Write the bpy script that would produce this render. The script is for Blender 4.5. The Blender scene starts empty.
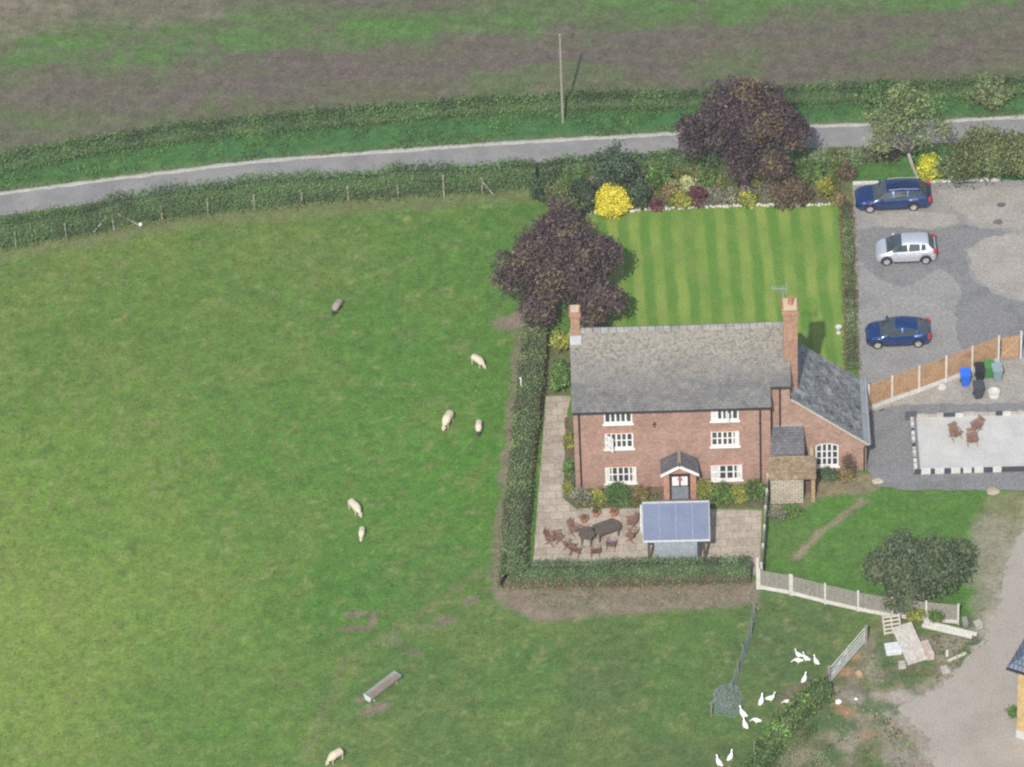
import bpy, bmesh, math, random
import numpy as np
from mathutils import Vector, Matrix
random.seed(7)
rng = np.random.default_rng(11)
S = bpy.context.scene
HAZE = .00015
COL = S.collection
PI = math.pi

# ------------------------------------------------------------------ camera
F = 6000.0; PT = math.radians(42); RL = math.radians(2.8); DI = F/16.7
cw = np.array([0, math.cos(PT), -math.sin(PT)])
r0 = np.array([1., 0, 0]); u0 = np.array([0, math.sin(PT), math.cos(PT)])
cr = r0*math.cos(RL)-u0*math.sin(RL); cu = u0*math.cos(RL)+r0*math.sin(RL)
CP = -cw*DI

def G(px, py, z=0.0):
    """where a sight line of the survey photo meets the level z: world metres"""
    d = cw*F+cr*(px-512)+cu*(383.5-py)
    p = CP+d*((z-CP[2])/d[2])
    return Vector((float(p[0]), float(p[1]), float(z)))

cam = bpy.data.cameras.new('camera'); co = bpy.data.objects.new('camera', cam); COL.objects.link(co)
cam.sensor_width = 36; cam.lens = F*36/1024; cam.clip_start = 1; cam.clip_end = 6000
mw = Matrix.Identity(4)
for i in range(3):
    mw[i][0] = cr[i]; mw[i][1] = cu[i]; mw[i][2] = -cw[i]; mw[i][3] = CP[i]
co.matrix_world = mw
S.camera = co

# ------------------------------------------------------------------ light
SUN_AZ = math.radians(12); SUN_EL = math.radians(46)
sd = Vector((math.sin(SUN_AZ)*math.cos(SUN_EL), math.cos(SUN_AZ)*math.cos(SUN_EL), -math.sin(SUN_EL)))
sl = bpy.data.lights.new('sun', 'SUN'); sl.energy = 3.9; sl.angle = math.radians(0.8); sl.color = (1, .955, .88)
so = bpy.data.objects.new('sun', sl); COL.objects.link(so)
so.rotation_euler = sd.to_track_quat('-Z', 'Y').to_euler(); so.location = (0, 0, 90)
W = bpy.data.worlds.new('World'); S.world = W; W.use_nodes = True
nt = W.node_tree; nt.nodes.clear()
sk = nt.nodes.new('ShaderNodeTexSky'); sk.sky_type = 'NISHITA'; sk.sun_disc = False
sk.sun_elevation = SUN_EL; sk.sun_rotation = math.radians(192); sk.air_density = 1.3; sk.dust_density = 2.5
bg = nt.nodes.new('ShaderNodeBackground'); bg.inputs[1].default_value = .11
wo = nt.nodes.new('ShaderNodeOutputWorld')
nt.links.new(sk.outputs[0], bg.inputs[0]); nt.links.new(bg.outputs[0], wo.inputs[0])
S.view_settings.view_transform = 'Standard'; S.view_settings.look = 'None'
S.view_settings.exposure = 0.24; S.view_settings.gamma = 1
S.render.engine = 'CYCLES'
S.cycles.use_denoising = False
S.cycles.max_bounces = 5; S.cycles.diffuse_bounces = 2; S.cycles.glossy_bounces = 2
S.cycles.transmission_bounces = 3; S.cycles.transparent_max_bounces = 6; S.cycles.volume_bounces = 0
S.cycles.caustics_reflective = False; S.cycles.caustics_refractive = False
S.cycles.pixel_filter_type = 'BLACKMAN_HARRIS'; S.cycles.filter_width = 2.3

# ------------------------------------------------------------------ materials
def srgb(r, g, b):
    f = lambda c: (c/255/12.92) if c <= 10 else ((c/255+.055)/1.055)**2.4
    return (f(r), f(g), f(b))

class NB:
    def __init__(s, name):
        s.m = bpy.data.materials.new(name); s.m.use_nodes = True
        s.t = s.m.node_tree; s.b = s.t.nodes['Principled BSDF']
        s.tc = None
    def n(s, typ, **k):
        x = s.t.nodes.new(typ)
        for a, v in k.items(): setattr(x, a, v)
        return x
    def l(s, a, b): s.t.links.new(a, b)
    def co(s):
        if not s.tc: s.tc = s.n('ShaderNodeTexCoord')
        return s.tc.outputs['Object']
    def noise(s, scale, detail=4, rough=.6, vec=None, dist=0):
        x = s.n('ShaderNodeTexNoise'); x.inputs['Scale'].default_value = scale
        x.inputs['Detail'].default_value = detail; x.inputs['Roughness'].default_value = rough
        x.inputs['Distortion'].default_value = dist
        s.l(vec or s.co(), x.inputs['Vector']); return x.outputs['Fac']
    def ramp(s, fac, stops):
        x = s.n('ShaderNodeValToRGB'); e = x.color_ramp.elements
        while len(e) < len(stops): e.new(.5)
        for i, (p, c) in enumerate(stops):
            e[i].position = p; e[i].color = (*c, 1)
        s.l(fac, x.inputs[0]); return x.outputs[0]
    def rng(s, fac, a, b, c=0., d=1.):
        x = s.n('ShaderNodeMapRange'); s.l(fac, x.inputs[0])
        for i, v in enumerate((a, b, c, d)): x.inputs[i+1].default_value = v
        return x.outputs[0]
    def mix(s, fac, a, b, mode='MIX'):
        x = s.n('ShaderNodeMix', data_type='RGBA', blend_type=mode)
        for sock, v in ((0, fac), (6, a), (7, b)):
            if isinstance(v, (int, float)): x.inputs[sock].default_value = v
            elif isinstance(v, tuple): x.inputs[sock].default_value = (*v, 1)
            else: s.l(v, x.inputs[sock])
        return x.outputs[2]
    def bump(s, h, strength=.4, dist=.05):
        x = s.n('ShaderNodeBump'); x.inputs['Strength'].default_value = strength
        x.inputs['Distance'].default_value = dist; s.l(h, x.inputs['Height']); s.l(x.outputs[0], s.b.inputs['Normal'])
    def fin(s, col=None, rough=.8, spec=.3, metal=0):
        if col is not None:
            if isinstance(col, tuple): s.b.inputs['Base Color'].default_value = (*col, 1)
            else: s.l(col, s.b.inputs['Base Color'])
        s.b.inputs['Roughness'].default_value = rough; s.b.inputs['Specular IOR Level'].default_value = spec
        s.b.inputs['Metallic'].default_value = metal
        return s.m

def mott(name, c1, c2, scale=3, rough=.85, c3=None, bump=.3, bs=None, spec=.2, metal=0, sc2=None):
    """two or three tones in cloudy noise, fine grain on top"""
    b = NB(name)
    f = b.noise(scale, 5, .65)
    st = [(.33, c1), (.67, c2)] if c3 is None else [(.3, c1), (.52, c2), (.72, c3)]
    c = b.ramp(f, st)
    g = b.noise(sc2 or scale*7, 3, .7)
    v = b.rng(g, .3, .7, .72, 1.25)
    x = b.n('ShaderNodeMix', data_type='RGBA', blend_type='MULTIPLY'); x.inputs[0].default_value = 1
    b.l(c, x.inputs[6]); b.l(v, x.inputs[7])
    if bump: b.bump(g, bump, bs or .03)
    return b.fin(x.outputs[2], rough, spec, metal)

def plain(name, c, rough=.5, spec=.4, metal=0, var=.12, scale=4):
    c1 = tuple(x*(1-var) for x in c); c2 = tuple(min(1, x*(1+var)) for x in c)
    return mott(name, c1, c2, scale, rough, bump=.08, spec=spec, metal=metal)

def leafmat(name, c1, c2, c3=None, scale=1.3):
    b = NB(name)
    f = b.noise(scale, 3, .6)
    c = b.ramp(f, [(.32, c1), (.68, c2)] if c3 is None else [(.3, c1), (.5, c2), (.72, c3)])
    g = b.noise(9, 2, .6)
    x = b.mix(1.0, c, b.rng(g, .25, .75, .6, 1.4), 'MULTIPLY')
    return b.fin(x, .65, .25)

def brickmat(name, ca, cb, mortar, bw=.23, rh=.075, wear=None, swap=False, slope=1., rough=.9, ms=.012, blot=None, band=None):
    b = NB(name)
    sp = b.n('ShaderNodeSeparateXYZ'); b.l(b.co(), sp.inputs[0])
    cm = b.n('ShaderNodeCombineXYZ')
    if slope is None:      # walls: run along x+y, courses in z
        ad = b.n('ShaderNodeMath', operation='ADD'); b.l(sp.outputs[0], ad.inputs[0]); b.l(sp.outputs[1], ad.inputs[1])
        b.l(ad.outputs[0], cm.inputs[0]); b.l(sp.outputs[2], cm.inputs[1])
    else:
        a, c = (1, 0) if swap else (0, 1)
        mu = b.n('ShaderNodeMath', operation='MULTIPLY'); mu.inputs[1].default_value = slope
        b.l(sp.outputs[a], cm.inputs[0]); b.l(sp.outputs[c], mu.inputs[0]); b.l(mu.outputs[0], cm.inputs[1])
    t = b.n('ShaderNodeTexBrick'); b.l(cm.outputs[0], t.inputs['Vector'])
    t.inputs['Color1'].default_value = (*ca, 1); t.inputs['Color2'].default_value = (*cb, 1); t.inputs['Mortar'].default_value = (*mortar, 1)
    t.inputs['Scale'].default_value = 1; t.inputs['Mortar Size'].default_value = ms
    t.inputs['Brick Width'].default_value = bw; t.inputs['Row Height'].default_value = rh; t.inputs['Bias'].default_value = -.1
    c = t.outputs[0]
    f = b.noise(.9, 5, .65); g = b.noise(5, 4, .7)
    c = b.mix(1.0, c, b.rng(f, .3, .7, .82, 1.18), 'MULTIPLY')
    c = b.mix(1.0, c, b.rng(g, .3, .7, .78, 1.22), 'MULTIPLY')
    if blot:
        for (col, sc, lo, hi, amt) in blot:
            c = b.mix(b.rng(b.noise(sc, 6, .75), lo, hi, 0, amt), c, col)
    if band:       # lichen grows thickest towards the ridge
        ad2 = b.n('ShaderNodeMath', operation='MULTIPLY_ADD'); b.l(b.noise(.7, 4, .6), ad2.inputs[0]); ad2.inputs[1].default_value = 2.6; b.l(sp.outputs[1], ad2.inputs[2])
        lf = b.rng(ad2.outputs[0], band[0]-.9, band[0]+.9, 0, 1); gr = b.rng(b.noise(6, 5, .75), .4, .6, 0, .85)
        mm_ = b.n('ShaderNodeMath', operation='MULTIPLY'); b.l(lf, mm_.inputs[0]); b.l(gr, mm_.inputs[1])
        c = b.mix(mm_.outputs[0], c, band[2])
    b.bump(t.outputs[1], -.4, .01)
    return b.fin(c, rough, .25)

# grass greens are albedos, not picture values
BRICK = brickmat('red_brick', (.275, .130, .097), (.365, .205, .158), (.36, .30, .255), slope=None,
                 blot=[((.50, .34, .28), 3.2, .5, .72, .55), ((.36, .12, .08), .6, .58, .7, .45), ((.22, .125, .10), .5, .52, .7, .55), ((.50, .38, .31), 7, .55, .7, .5), ((.16, .10, .085), 2.1, .6, .75, .4)])
BRICK_PALE = brickmat('pale_brick', (.29, .19, .095), (.36, .25, .13), (.42, .35, .25), slope=None,
                      blot=[((.22, .12, .07), 2.0, .55, .7, .6)])
BRICK_CHIM = brickmat('chimney_brick', (.30, .135, .085), (.39, .20, .13), (.36, .28, .22), slope=None,
                      blot=[((.36, .29, .19), 1.2, .55, .7, .4)])
SLATE = brickmat('lichen_slate', (.112, .114, .118), (.150, .150, .150), (.082, .082, .085), bw=.25, rh=.16, slope=1.28, ms=.012, rough=.7, band=(3.05, -.6, (.30, .27, .215)),
                 blot=[((.30, .275, .225), 2.6, .50, .70, .45), ((.07, .07, .073), 1.4, .52, .70, .6), ((.36, .35, .33), 7, .58, .72, .55), ((.07, .07, .07), 6, .6, .74, .5)])
SLATE_WING = brickmat('wing_slate', (.165, .172, .18), (.225, .232, .238), (.08, .083, .086), bw=.3, rh=.2, swap=True, slope=1.28, ms=.014, rough=.6,
                      blot=[((.38, .395, .40), 1.9, .5, .62, .75), ((.035, .04, .046), 2.3, .52, .62, .8), ((.38, .38, .37), 7, .6, .72, .4)])
SLATE_SMALL = brickmat('porch_slate', (.10, .10, .115), (.14, .14, .15), (.05, .05, .055), bw=.3, rh=.2, slope=1.2, ms=.014, rough=.7,
                       blot=[((.22, .20, .15), 1.5, .58, .72, .5)])
TILE_LICHEN = brickmat('lichen_tile', (.20, .145, .085), (.27, .205, .13), (.11, .08, .05), bw=.2, rh=.15, slope=1.2, ms=.015,
                       blot=[((.33, .30, .22), 3.4, .5, .66, .6), ((.18, .11, .06), 3, .6, .72, .6)])
RUBBLE = brickmat('whitewashed_stone', (.40, .37, .31), (.52, .48, .41), (.30, .25, .19), bw=.34, rh=.17, slope=None, ms=.03,
                  blot=[((.30, .16, .10), 2.0, .55, .7, .6), ((.16, .15, .12), 4, .6, .72, .6)])
PAVING = brickmat('paving_slabs', (.33, .285, .23), (.42, .37, .31), (.22, .195, .155), bw=.75, rh=.6, slope=1., ms=.02,
                  blot=[((.38, .25, .20), .9, .55, .72, .5), ((.44, .42, .38), 1.4, .52, .7, .7), ((.24, .23, .17), 2.4, .58, .74, .5)])
WHITE = plain('white_paint', (.80, .80, .78), .45)
GLASS = NB('window_glass'); GLASS = GLASS.fin((.05, .06, .07), .06, .7)
CURTAIN = plain('white_curtain', (.62, .62, .60), .9)
LEAD = plain('grey_lead', (.30, .32, .345), .5, scale=2)
BLACKIRON = plain('black_iron', (.02, .02, .022), .5)
DARKWOOD = plain('dark_wood', (.035, .03, .028), .6)
MORTAR = plain('pale_mortar', (.46, .44, .40), .9)
CONC = mott('concrete', (.34, .32, .28), (.44, .42, .38), 1.5)
CONC_WHITE = mott('pale_concrete', (.50, .49, .455), (.62, .61, .58), 2)
GALV = plain('galvanised_steel', (.36, .37, .38), .4, .5, .3)
WOODFENCE = mott('brown_fence_boards', (.32, .19, .105), (.42, .27, .16), 1.2, c3=(.25, .145, .085))
GREYWOOD = mott('grey_weathered_wood', (.20, .19, .17), (.27, .255, .23), 1.5, c3=(.165, .155, .135))
TEAK = mott('reddish_wood', (.19, .10, .07), (.29, .175, .125), 3)
BROWNWOOD = mott('dark_brown_wood', (.075, .062, .05), (.12, .10, .08), 3)
BARK = mott('bark', (.11, .085, .065), (.17, .14, .105), 4)
BARKPALE = mott('pale_bark', (.26, .24, .20), (.36, .33, .28), 4)

def palette(base, n=3, spread=.35, hue=.12):
    out = []
    for i in range(n):
        k = 1+spread*(i-(n-1)/2)/max(1, (n-1)/2)
        out.append(tuple(max(.004, c*k*(1+hue*(random.random()-.5))) for c in base))
    return out
def leafset(name, base, spread=.4, hue=.3, mix=None):
    p = palette(base, 3, spread, hue)
    ms = []
    for i, c in enumerate(p):
        c2 = mix if (mix and i == 2) else tuple(x*1.5 for x in c)
        ms.append(leafmat(name, tuple(x*.75 for x in c), c2))
    return ms
L_COPPER = [leafmat('copper_leaf', (.042, .028, .034), (.085, .058, .066)), leafmat('copper_leaf', (.062, .042, .046), (.115, .080, .082)),
            leafmat('copper_leaf', (.10, .078, .05), (.19, .155, .085))]
L_COPPER2 = [leafmat('plum_leaf', (.036, .024, .034), (.072, .050, .062)), leafmat('plum_leaf', (.052, .035, .045), (.10, .070, .078)),
             leafmat('plum_leaf', (.09, .065, .045), (.18, .14, .07))]
L_HEDGE = leafset('hedge_leaf', (.072, .125, .040), .28, .2)
L_HEDGE_DULL = leafset('dull_hedge_leaf', (.125, .14, .065), .4, .35)
L_GARDEN_HEDGE = leafset('garden_hedge_leaf', (.125, .158, .066), .25, .2)
L_FRONT_HEDGE = leafset('front_hedge_leaf', (.085, .14, .056), .28, .2)
L_NORTH = leafset('verge_hedge_leaf', (.062, .118, .036), .28, .15)
L_OLIVE = leafset('olive_leaf', (.112, .145, .048), .4, .3)
L_PALE = leafset('pale_olive_leaf', (.14, .18, .072), .35, .25)
L_DARK = leafset('dark_leaf', (.042, .072, .036), .4, .3)
L_BLUE = leafset('blue_green_leaf', (.062, .095, .052), .4, .3)
L_YELLOW = [leafmat('yellow_leaf', a, b) for a, b in (((.55, .48, .04), (.74, .66, .06)), ((.62, .55, .05), (.80, .72, .08)), ((.46, .39, .03), (.68, .60, .05)))]
L_LIME = leafset('lime_leaf', (.42, .44, .03), .25, .12)
L_MID = leafset('mid_green_leaf', (.09, .16, .04), .35, .3)
L_CLIP = leafset('clipped_leaf', (.075, .145, .04), .2, .15)
L_RED = leafset('red_leaf', (.105, .045, .042), .35, .3)
L_BROWN = leafset('brown_leaf', (.11, .085, .055), .4, .3)
L_CREAM = leafset('cream_leaf', (.42, .42, .20), .25, .2)
L_RUST = leafset('rust_leaf', (.19, .14, .055), .4, .4)
L_YG = leafset('yellow_green_leaf', (.22, .25, .05), .4, .3)
L_GREY = leafset('grey_green_leaf', (.16, .18, .12), .35, .3)
L_BORDER = [L_MID[1], L_YG[0], L_GREY[1]]
L_TUSS = [leafmat('tussock', (.062, .128, .032), (.088, .160, .042)), leafmat('tussock', (.085, .150, .036), (.115, .185, .05)), leafmat('tussock', (.12, .165, .055), (.165, .19, .08))]
L_WEED = leafset('weed_leaf', (.10, .15, .05), .45, .4)

# ------------------------------------------------------------------ objects
def tag(o, label=None, cat=None, group=None, kind=None):
    if label: o['label'] = label
    if cat: o['category'] = cat
    if group: o['group'] = group
    if kind: o['kind'] = kind
    return o
def empty(name, loc, rz=0, label=None, cat=None, group=None):
    o = bpy.data.objects.new(name, None); COL.objects.link(o); o.empty_display_size = .3
    o.location = loc; o.rotation_euler = (0, 0, rz)
    return tag(o, label, cat, group)
def copy_tree(o, parent=None):
    c = o.copy(); COL.objects.link(c)
    if parent: c.parent = parent
    for ch in list(o.children): copy_tree(ch, c)
    return c

class MB:
    def __init__(s): s.v = []; s.f = []; s.mi = []; s.cur = 0
    def add(s, vs, fs):
        k = len(s.v); s.v += [tuple(v) for v in vs]
        for f in fs: s.f.append(tuple(i+k for i in f)); s.mi.append(s.cur)
        return s
    def box(s, x0, x1, y0, y1, z0, z1, M=None):
        vs = [Vector((x, y, z)) for z in (z0, z1) for y in (y0, y1) for x in (x0, x1)]
        if M is not None: vs = [M@v for v in vs]
        return s.add(vs, [(0, 2, 3, 1), (4, 5, 7, 6), (0, 1, 5, 4), (1, 3, 7, 5), (3, 2, 6, 7), (2, 0, 4, 6)])
    def beam(s, a, b, w, h, up=Vector((0, 0, 1))):
        a = Vector(a); b = Vector(b); d = b-a; L = d.length; d.normalize()
        sx = d.cross(up)
        if sx.length < 1e-4: sx = Vector((1, 0, 0))
        sx.normalize(); uz = sx.cross(d)
        M = Matrix(((d.x, sx.x, uz.x, a.x), (d.y, sx.y, uz.y, a.y), (d.z, sx.z, uz.z, a.z), (0, 0, 0, 1)))
        return s.box(0, L, -w/2, w/2, -h/2, h/2, M)
    def tube(s, pts, rad, n=8, cap=True):
        pts = [Vector(p) for p in pts]
        if isinstance(rad, (int, float)): rad = [rad]*len(pts)
        vs = []; fs = []
        prev = None
        for i, p in enumerate(pts):
            d = (pts[min(i+1, len(pts)-1)]-pts[max(i-1, 0)]).normalized()
            a = prev if prev is not None else (Vector((1, 0, 0)) if abs(d.x) < .9 else Vector((0, 1, 0)))
            x = (a-d*a.dot(d)).normalized(); y = d.cross(x); prev = x
            for k in range(n):
                t = 2*PI*k/n; vs.append(p+(x*math.cos(t)+y*math.sin(t))*rad[i])
        for i in range(len(pts)-1):
            for k in range(n):
                a, b = i*n+k, i*n+(k+1) % n
                fs.append((a, b, b+n, a+n))
        if cap:
            fs.append(tuple(range(n-1, -1, -1))); fs.append(tuple((len(pts)-1)*n+k for k in range(n)))
        return s.add(vs, fs)
    def prism(s, poly, z0, z1, M=None):
        n = len(poly)
        vs = [Vector((p[0], p[1], z0)) for p in poly]+[Vector((p[0], p[1], z1)) for p in poly]
        if M is not None: vs = [M@v for v in vs]
        fs = [tuple(range(n-1, -1, -1)), tuple(range(n, 2*n))]+[(i, (i+1) % n, n+(i+1) % n, n+i) for i in range(n)]
        return s.add(vs, fs)
    def slab(s, poly, zf, t):
        """sloping sheet of thickness t under the height function zf"""
        n = len(poly)
        vs = [(x, y, zf(x, y)-t) for x, y in poly]+[(x, y, zf(x, y)) for x, y in poly]
        fs = [tuple(range(n-1, -1, -1)), tuple(range(n, 2*n))]+[(i, (i+1) % n, n+(i+1) % n, n+i) for i in range(n)]
        return s.add(vs, fs)
    def lathe(s, prof, n=16, M=None):
        vs = []; fs = []
        for r, z in prof:
            for k in range(n):
                t = 2*PI*k/n; v = Vector((r*math.cos(t), r*math.sin(t), z)); vs.append(M@v if M is not None else v)
        for i in range(len(prof)-1):
            for k in range(n):
                a, b = i*n+k, i*n+(k+1) % n; fs.append((a, b, b+n, a+n))
        fs.append(tuple(range(n-1, -1, -1))); fs.append(tuple((len(prof)-1)*n+k for k in range(n)))
        return s.add(vs, fs)
    def build(s, name, mats, parent=None, loc=None, smooth=False, bevel=0):
        me = bpy.data.meshes.new(name); me.from_pydata(s.v, [], s.f)
        if not isinstance(mats, (list, tuple)): mats = [mats]
        for m in mats: me.materials.append(m)
        if len(mats) > 1: me.polygons.foreach_set('material_index', s.mi)
        bm = bmesh.new(); bm.from_mesh(me); bmesh.ops.recalc_face_normals(bm, faces=bm.faces); 
        if bevel: bmesh.ops.bevel(bm, geom=list(bm.edges), offset=bevel, segments=2, affect='EDGES', clamp_overlap=True)
        bm.to_mesh(me); bm.free()
        if smooth: me.polygons.foreach_set('use_smooth', [True]*len(me.polygons))
        o = bpy.data.objects.new(name, me); COL.objects.link(o)
        if parent: o.parent = parent
        if loc is not None: o.location = loc
        return o

def npmesh(name, V, Q, mi=None, mats=(), parent=None, smooth=False):
    V = np.asarray(V, np.float32); Q = np.asarray(Q, np.int32); k = Q.shape[1]
    me = bpy.data.meshes.new(name)
    me.vertices.add(len(V)); me.vertices.foreach_set('co', V.ravel())
    me.loops.add(Q.size); me.loops.foreach_set('vertex_index', Q.ravel())
    me.polygons.add(len(Q)); me.polygons.foreach_set('loop_start', np.arange(0, Q.size, k, dtype=np.int32))
    me.polygons.foreach_set('loop_total', np.full(len(Q), k, np.int32))
    for m in mats: me.materials.append(m)
    if mi is not None: me.polygons.foreach_set('material_index', np.asarray(mi, np.int32))
    if smooth: me.polygons.foreach_set('use_smooth', np.ones(len(Q), bool))
    me.update(calc_edges=True); me.validate()
    o = bpy.data.objects.new(name, me); COL.objects.link(o)
    if parent: o.parent = parent
    return o

def leaves(P, size, out=None, flat=.5):
    """one bent leaf quad round each point; returns verts, quads"""
    n = len(P)
    N = rng.normal(size=(n, 3)); N /= np.linalg.norm(N, axis=1)[:, None]
    if out is not None: N = N*(1-flat)+out*flat
    N[:, 2] += .15; N /= np.linalg.norm(N, axis=1)[:, None]
    A = rng.normal(size=(n, 3)); A -= N*(A*N).sum(1)[:, None]; A /= np.linalg.norm(A, axis=1)[:, None]
    B = np.cross(N, A)
    s = size*rng.uniform(.6, 1.35, n)[:, None]
    a = A*s; b = B*s*rng.uniform(.45, .8, n)[:, None]
    V = np.stack([P-a, P+b*.9+N*s*.15, P+a, P-b], 1).reshape(-1, 3)
    Q = np.arange(4*n).reshape(n, 4)
    return V, Q

def vnoise(x, y, s, seed=0):
    """smooth value noise, arrays"""
    r = np.random.default_rng(seed); T = r.random((128, 128))
    x = x/s+1000.; y = y/s+1000.
    i = np.floor(x).astype(int); j = np.floor(y).astype(int); fx = x-i; fy = y-j
    fx = fx*fx*(3-2*fx); fy = fy*fy*(3-2*fy)
    g = lambda a, b: T[a % 128, b % 128]
    return (g(i, j)*(1-fx)*(1-fy)+g(i+1, j)*fx*(1-fy)+g(i, j+1)*(1-fx)*fy+g(i+1, j+1)*fx*fy)
def fbm(x, y, s, o=4, seed=0):
    t = 0; a = 1; n = 0
    for k in range(o): t = t+a*vnoise(x, y, s, seed+k*17); n += a; a *= .55; s *= .47
    return t/n

# ------------------------------------------------------------------ ground: one painted sheet
def axis(lo, hi, st, far=2600):
    a = list(np.arange(lo, hi+1e-6, st)); d = st
    while a[-1] < far: d *= 1.5; a.append(a[-1]+d)
    d = st
    while a[0] > -far: d *= 1.5; a.insert(0, a[0]-d)
    return np.array(a)
ax = axis(-40, 42, .22); ay = axis(-42, 48, .25)
X, Y = np.meshgrid(ax, ay)

def wpts(pts): return np.array([G(*p)[:2] for p in pts])
def dist_line(pts):
    P = wpts(pts); best = np.full(X.shape, 1e9)
    for a, b in zip(P[:-1], P[1:]):
        d = b-a; t = np.clip(((X-a[0])*d[0]+(Y-a[1])*d[1])/(d@d), 0, 1)
        best = np.minimum(best, np.hypot(X-a[0]-t*d[0], Y-a[1]-t*d[1]))
    return best
def inside(pts):
    P = wpts(pts); c = np.zeros(X.shape, bool); n = len(P)
    for i in range(n):
        x1, y1 = P[i]; x2, y2 = P[(i+1) % n]
        if y1 == y2: continue
        c ^= ((y1 > Y) != (y2 > Y)) & (X < (x2-x1)*(Y-y1)/(y2-y1)+x1)
    return c
def sstep(a, b, v): t = np.clip((v-a)/(b-a), 0, 1); return t*t*(3-2*t)
def soft_inside(pts, w=.4, rough=.5, seed=3):
    d = dist_line(list(pts)+[pts[0]]); s = np.where(inside(pts), -d, d)
    s = s+(fbm(X, Y, 1.1, 3, seed)-.5)*2*rough
    return 1-sstep(-w, w, s)
def blob(px, py, rx, ry, seed=1, rough=.6, rot=0.):
    """soft patch centred at a surveyed point, radii in metres"""
    c = G(px, py); dx = X-c.x; dy = Y-c.y
    a = math.radians(rot); u = dx*math.cos(a)+dy*math.sin(a); v = -dx*math.sin(a)+dy*math.cos(a)
    q = np.hypot(u/rx, v/ry)+(fbm(X, Y, .8, 3, seed)-.5)*2*rough
    return 1-sstep(.55, 1.1, q)
alb = np.zeros(X.shape+(3,))
def paint(mask, col, amt=1.):
    m = (mask*amt)[..., None]
    alb[:] = alb*(1-m)+np.array(col)*m

n8 = fbm(X, Y, 9, 4, 2); n3 = fbm(X, Y, 2.6, 4, 5); n1 = fbm(X, Y, .9, 3, 9); n20 = fbm(X, Y, 24, 3, 31)
# pasture sward, greener in the middle, yellower to the near left, duller to the near right
ctrl = [((80, 330), (.108, .178, .046)), ((300, 250), (.112, .172, .050)), ((60, 250), (.125, .178, .056)), ((420, 330), (.086, .178, .042)),
        ((470, 480), (.080, .190, .036)), ((300, 480), (.090, .180, .042)), ((60, 500), (.165, .228, .058)), ((50, 620), (.185, .248, .070)), ((20, 700), (.178, .242, .068)), ((180, 600), (.148, .222, .058)),
        ((200, 700), (.118, .186, .056)), ((420, 720), (.102, .152, .062)), ((600, 690), (.098, .136, .062)), ((340, 600), (.076, .172, .040)),
        ((800, 660), (.090, .134, .060)), ((700, 760), (.090, .130, .060)), ((480, 640), (.082, .148, .050)), ((480, 230), (.085, .170, .042))]
wsum = np.zeros(X.shape); acc = np.zeros(X.shape+(3,))
for p, c in ctrl:
    q = G(*p); k = 1/(((X-q.x)**2+(Y-q.y)**2)+14)**1.6
    wsum += k; acc += k[..., None]*np.array(c)
alb[:] = acc/wsum[..., None]*np.array([.86, .94, .70])
paint(sstep(.45, .72, n3)*.35, (.150, .190, .05)); paint(sstep(.5, .75, n8)*.35, (.075, .180, .028))
paint(sstep(.6, .78, n1)*.35, (.165, .175, .065))
n05 = fbm(X, Y, .55, 2, 111)
paint(sstep(.68, .82, n05)*.5, (.055, .13, .03)); paint(sstep(.70, .85, fbm(X, Y, .5, 2, 113))*.5, (.22, .22, .10))
tr_ = dist_line([(300, 767), (345, 660), (440, 600), (492, 560), (505, 470), (512, 380)])
paint((1-sstep(.1, .45, tr_+(n1-.4)*.8))*.45, (.17, .16, .085))
# verge of the lane
north = [(-900, 322), (-200, 214), (0, 167), (110, 147), (200, 134), (400, 117), (500, 109), (680, 104), (860, 98), (1024, 91), (1500, 70), (2200, 50)]
south = [(2200, 150), (1500, 165), (1024, 185), (840, 178), (560, 190), (480, 188), (398, 193), (300, 200), (208, 209), (114, 224), (16, 243), (-200, 290), (-900, 420)]
mv = soft_inside(north+south, .25, .25)
paint(mv, (.052, .135, .042)); paint(mv*sstep(.5, .7, n3), (.075, .165, .042), .6); paint(mv*sstep(.55, .75, n1), (.05, .095, .035), .5)
rd = [(-900, 385), (-200, 245), (0, 203.5), (260, 171), (500, 153.5), (680, 143.5), (812, 136), (870, 135), (1024, 127), (1500, 108), (2200, 90)]
dr = dist_line(rd)
paint((1-sstep(.9, 1.9, dr+(n1-.5)))*mv, (.15, .155, .075), .7)
# arable beyond the hedge
far = north+[(2200, -900), (-900, -900)]
P = wpts(north); yn = np.interp(X, P[:, 0], P[:, 1]); t = Y-yn           # metres north of the hedge line
ma = sstep(.2, .8, t+(n1-.5)*.6)
paint(ma, (.112, .100, .078))
tt = t-.10*(X+30)
st = fbm(X*.10, Y+.16*X, 2.2, 4, 41); st2 = fbm(X*.05, Y+.16*X, .8, 3, 47)
paint(ma*sstep(.42, .66, st), (.145, .128, .10), .5)
paint(ma*sstep(.45, .7, fbm(X*.3, Y+.16*X, 1.6, 4, 61)), (.11, .125, .065), .75)
paint(ma*sstep(.5, .72, st2), (.115, .10, .085), .6)
def band(px0, py0, px1, py1, w, seed):
    a = G(px0, py0); b = G(px1, py1); yy = a.y+(X-a.x)*(b.y-a.y)/(b.x-a.x)
    return (1-sstep(.5, 1.2, np.abs(Y-yy+(fbm(X, Y, 3.5, 4, seed)-.5)*3.6)/w))*ma
paint(band(0, 66, 480, 18, 1.7, 71), (.078, .165, .040), .62)
paint(band(0, 40, 420, 22, 1.2, 73)*sstep(.35, .6, n3), (.085, .175, .04), .8)
paint(band(300, 20, 1024, 2, 1.7, 72), (.080, .150, .042), .6)
paint(band(0, 72, 1024, 30, 1.0, 74)*sstep(.4, .65, n3), (.10, .15, .05), .6)
paint(band(0, 130, 1024, 72, .7, 75), (.12, .14, .065), .4); pass
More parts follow.
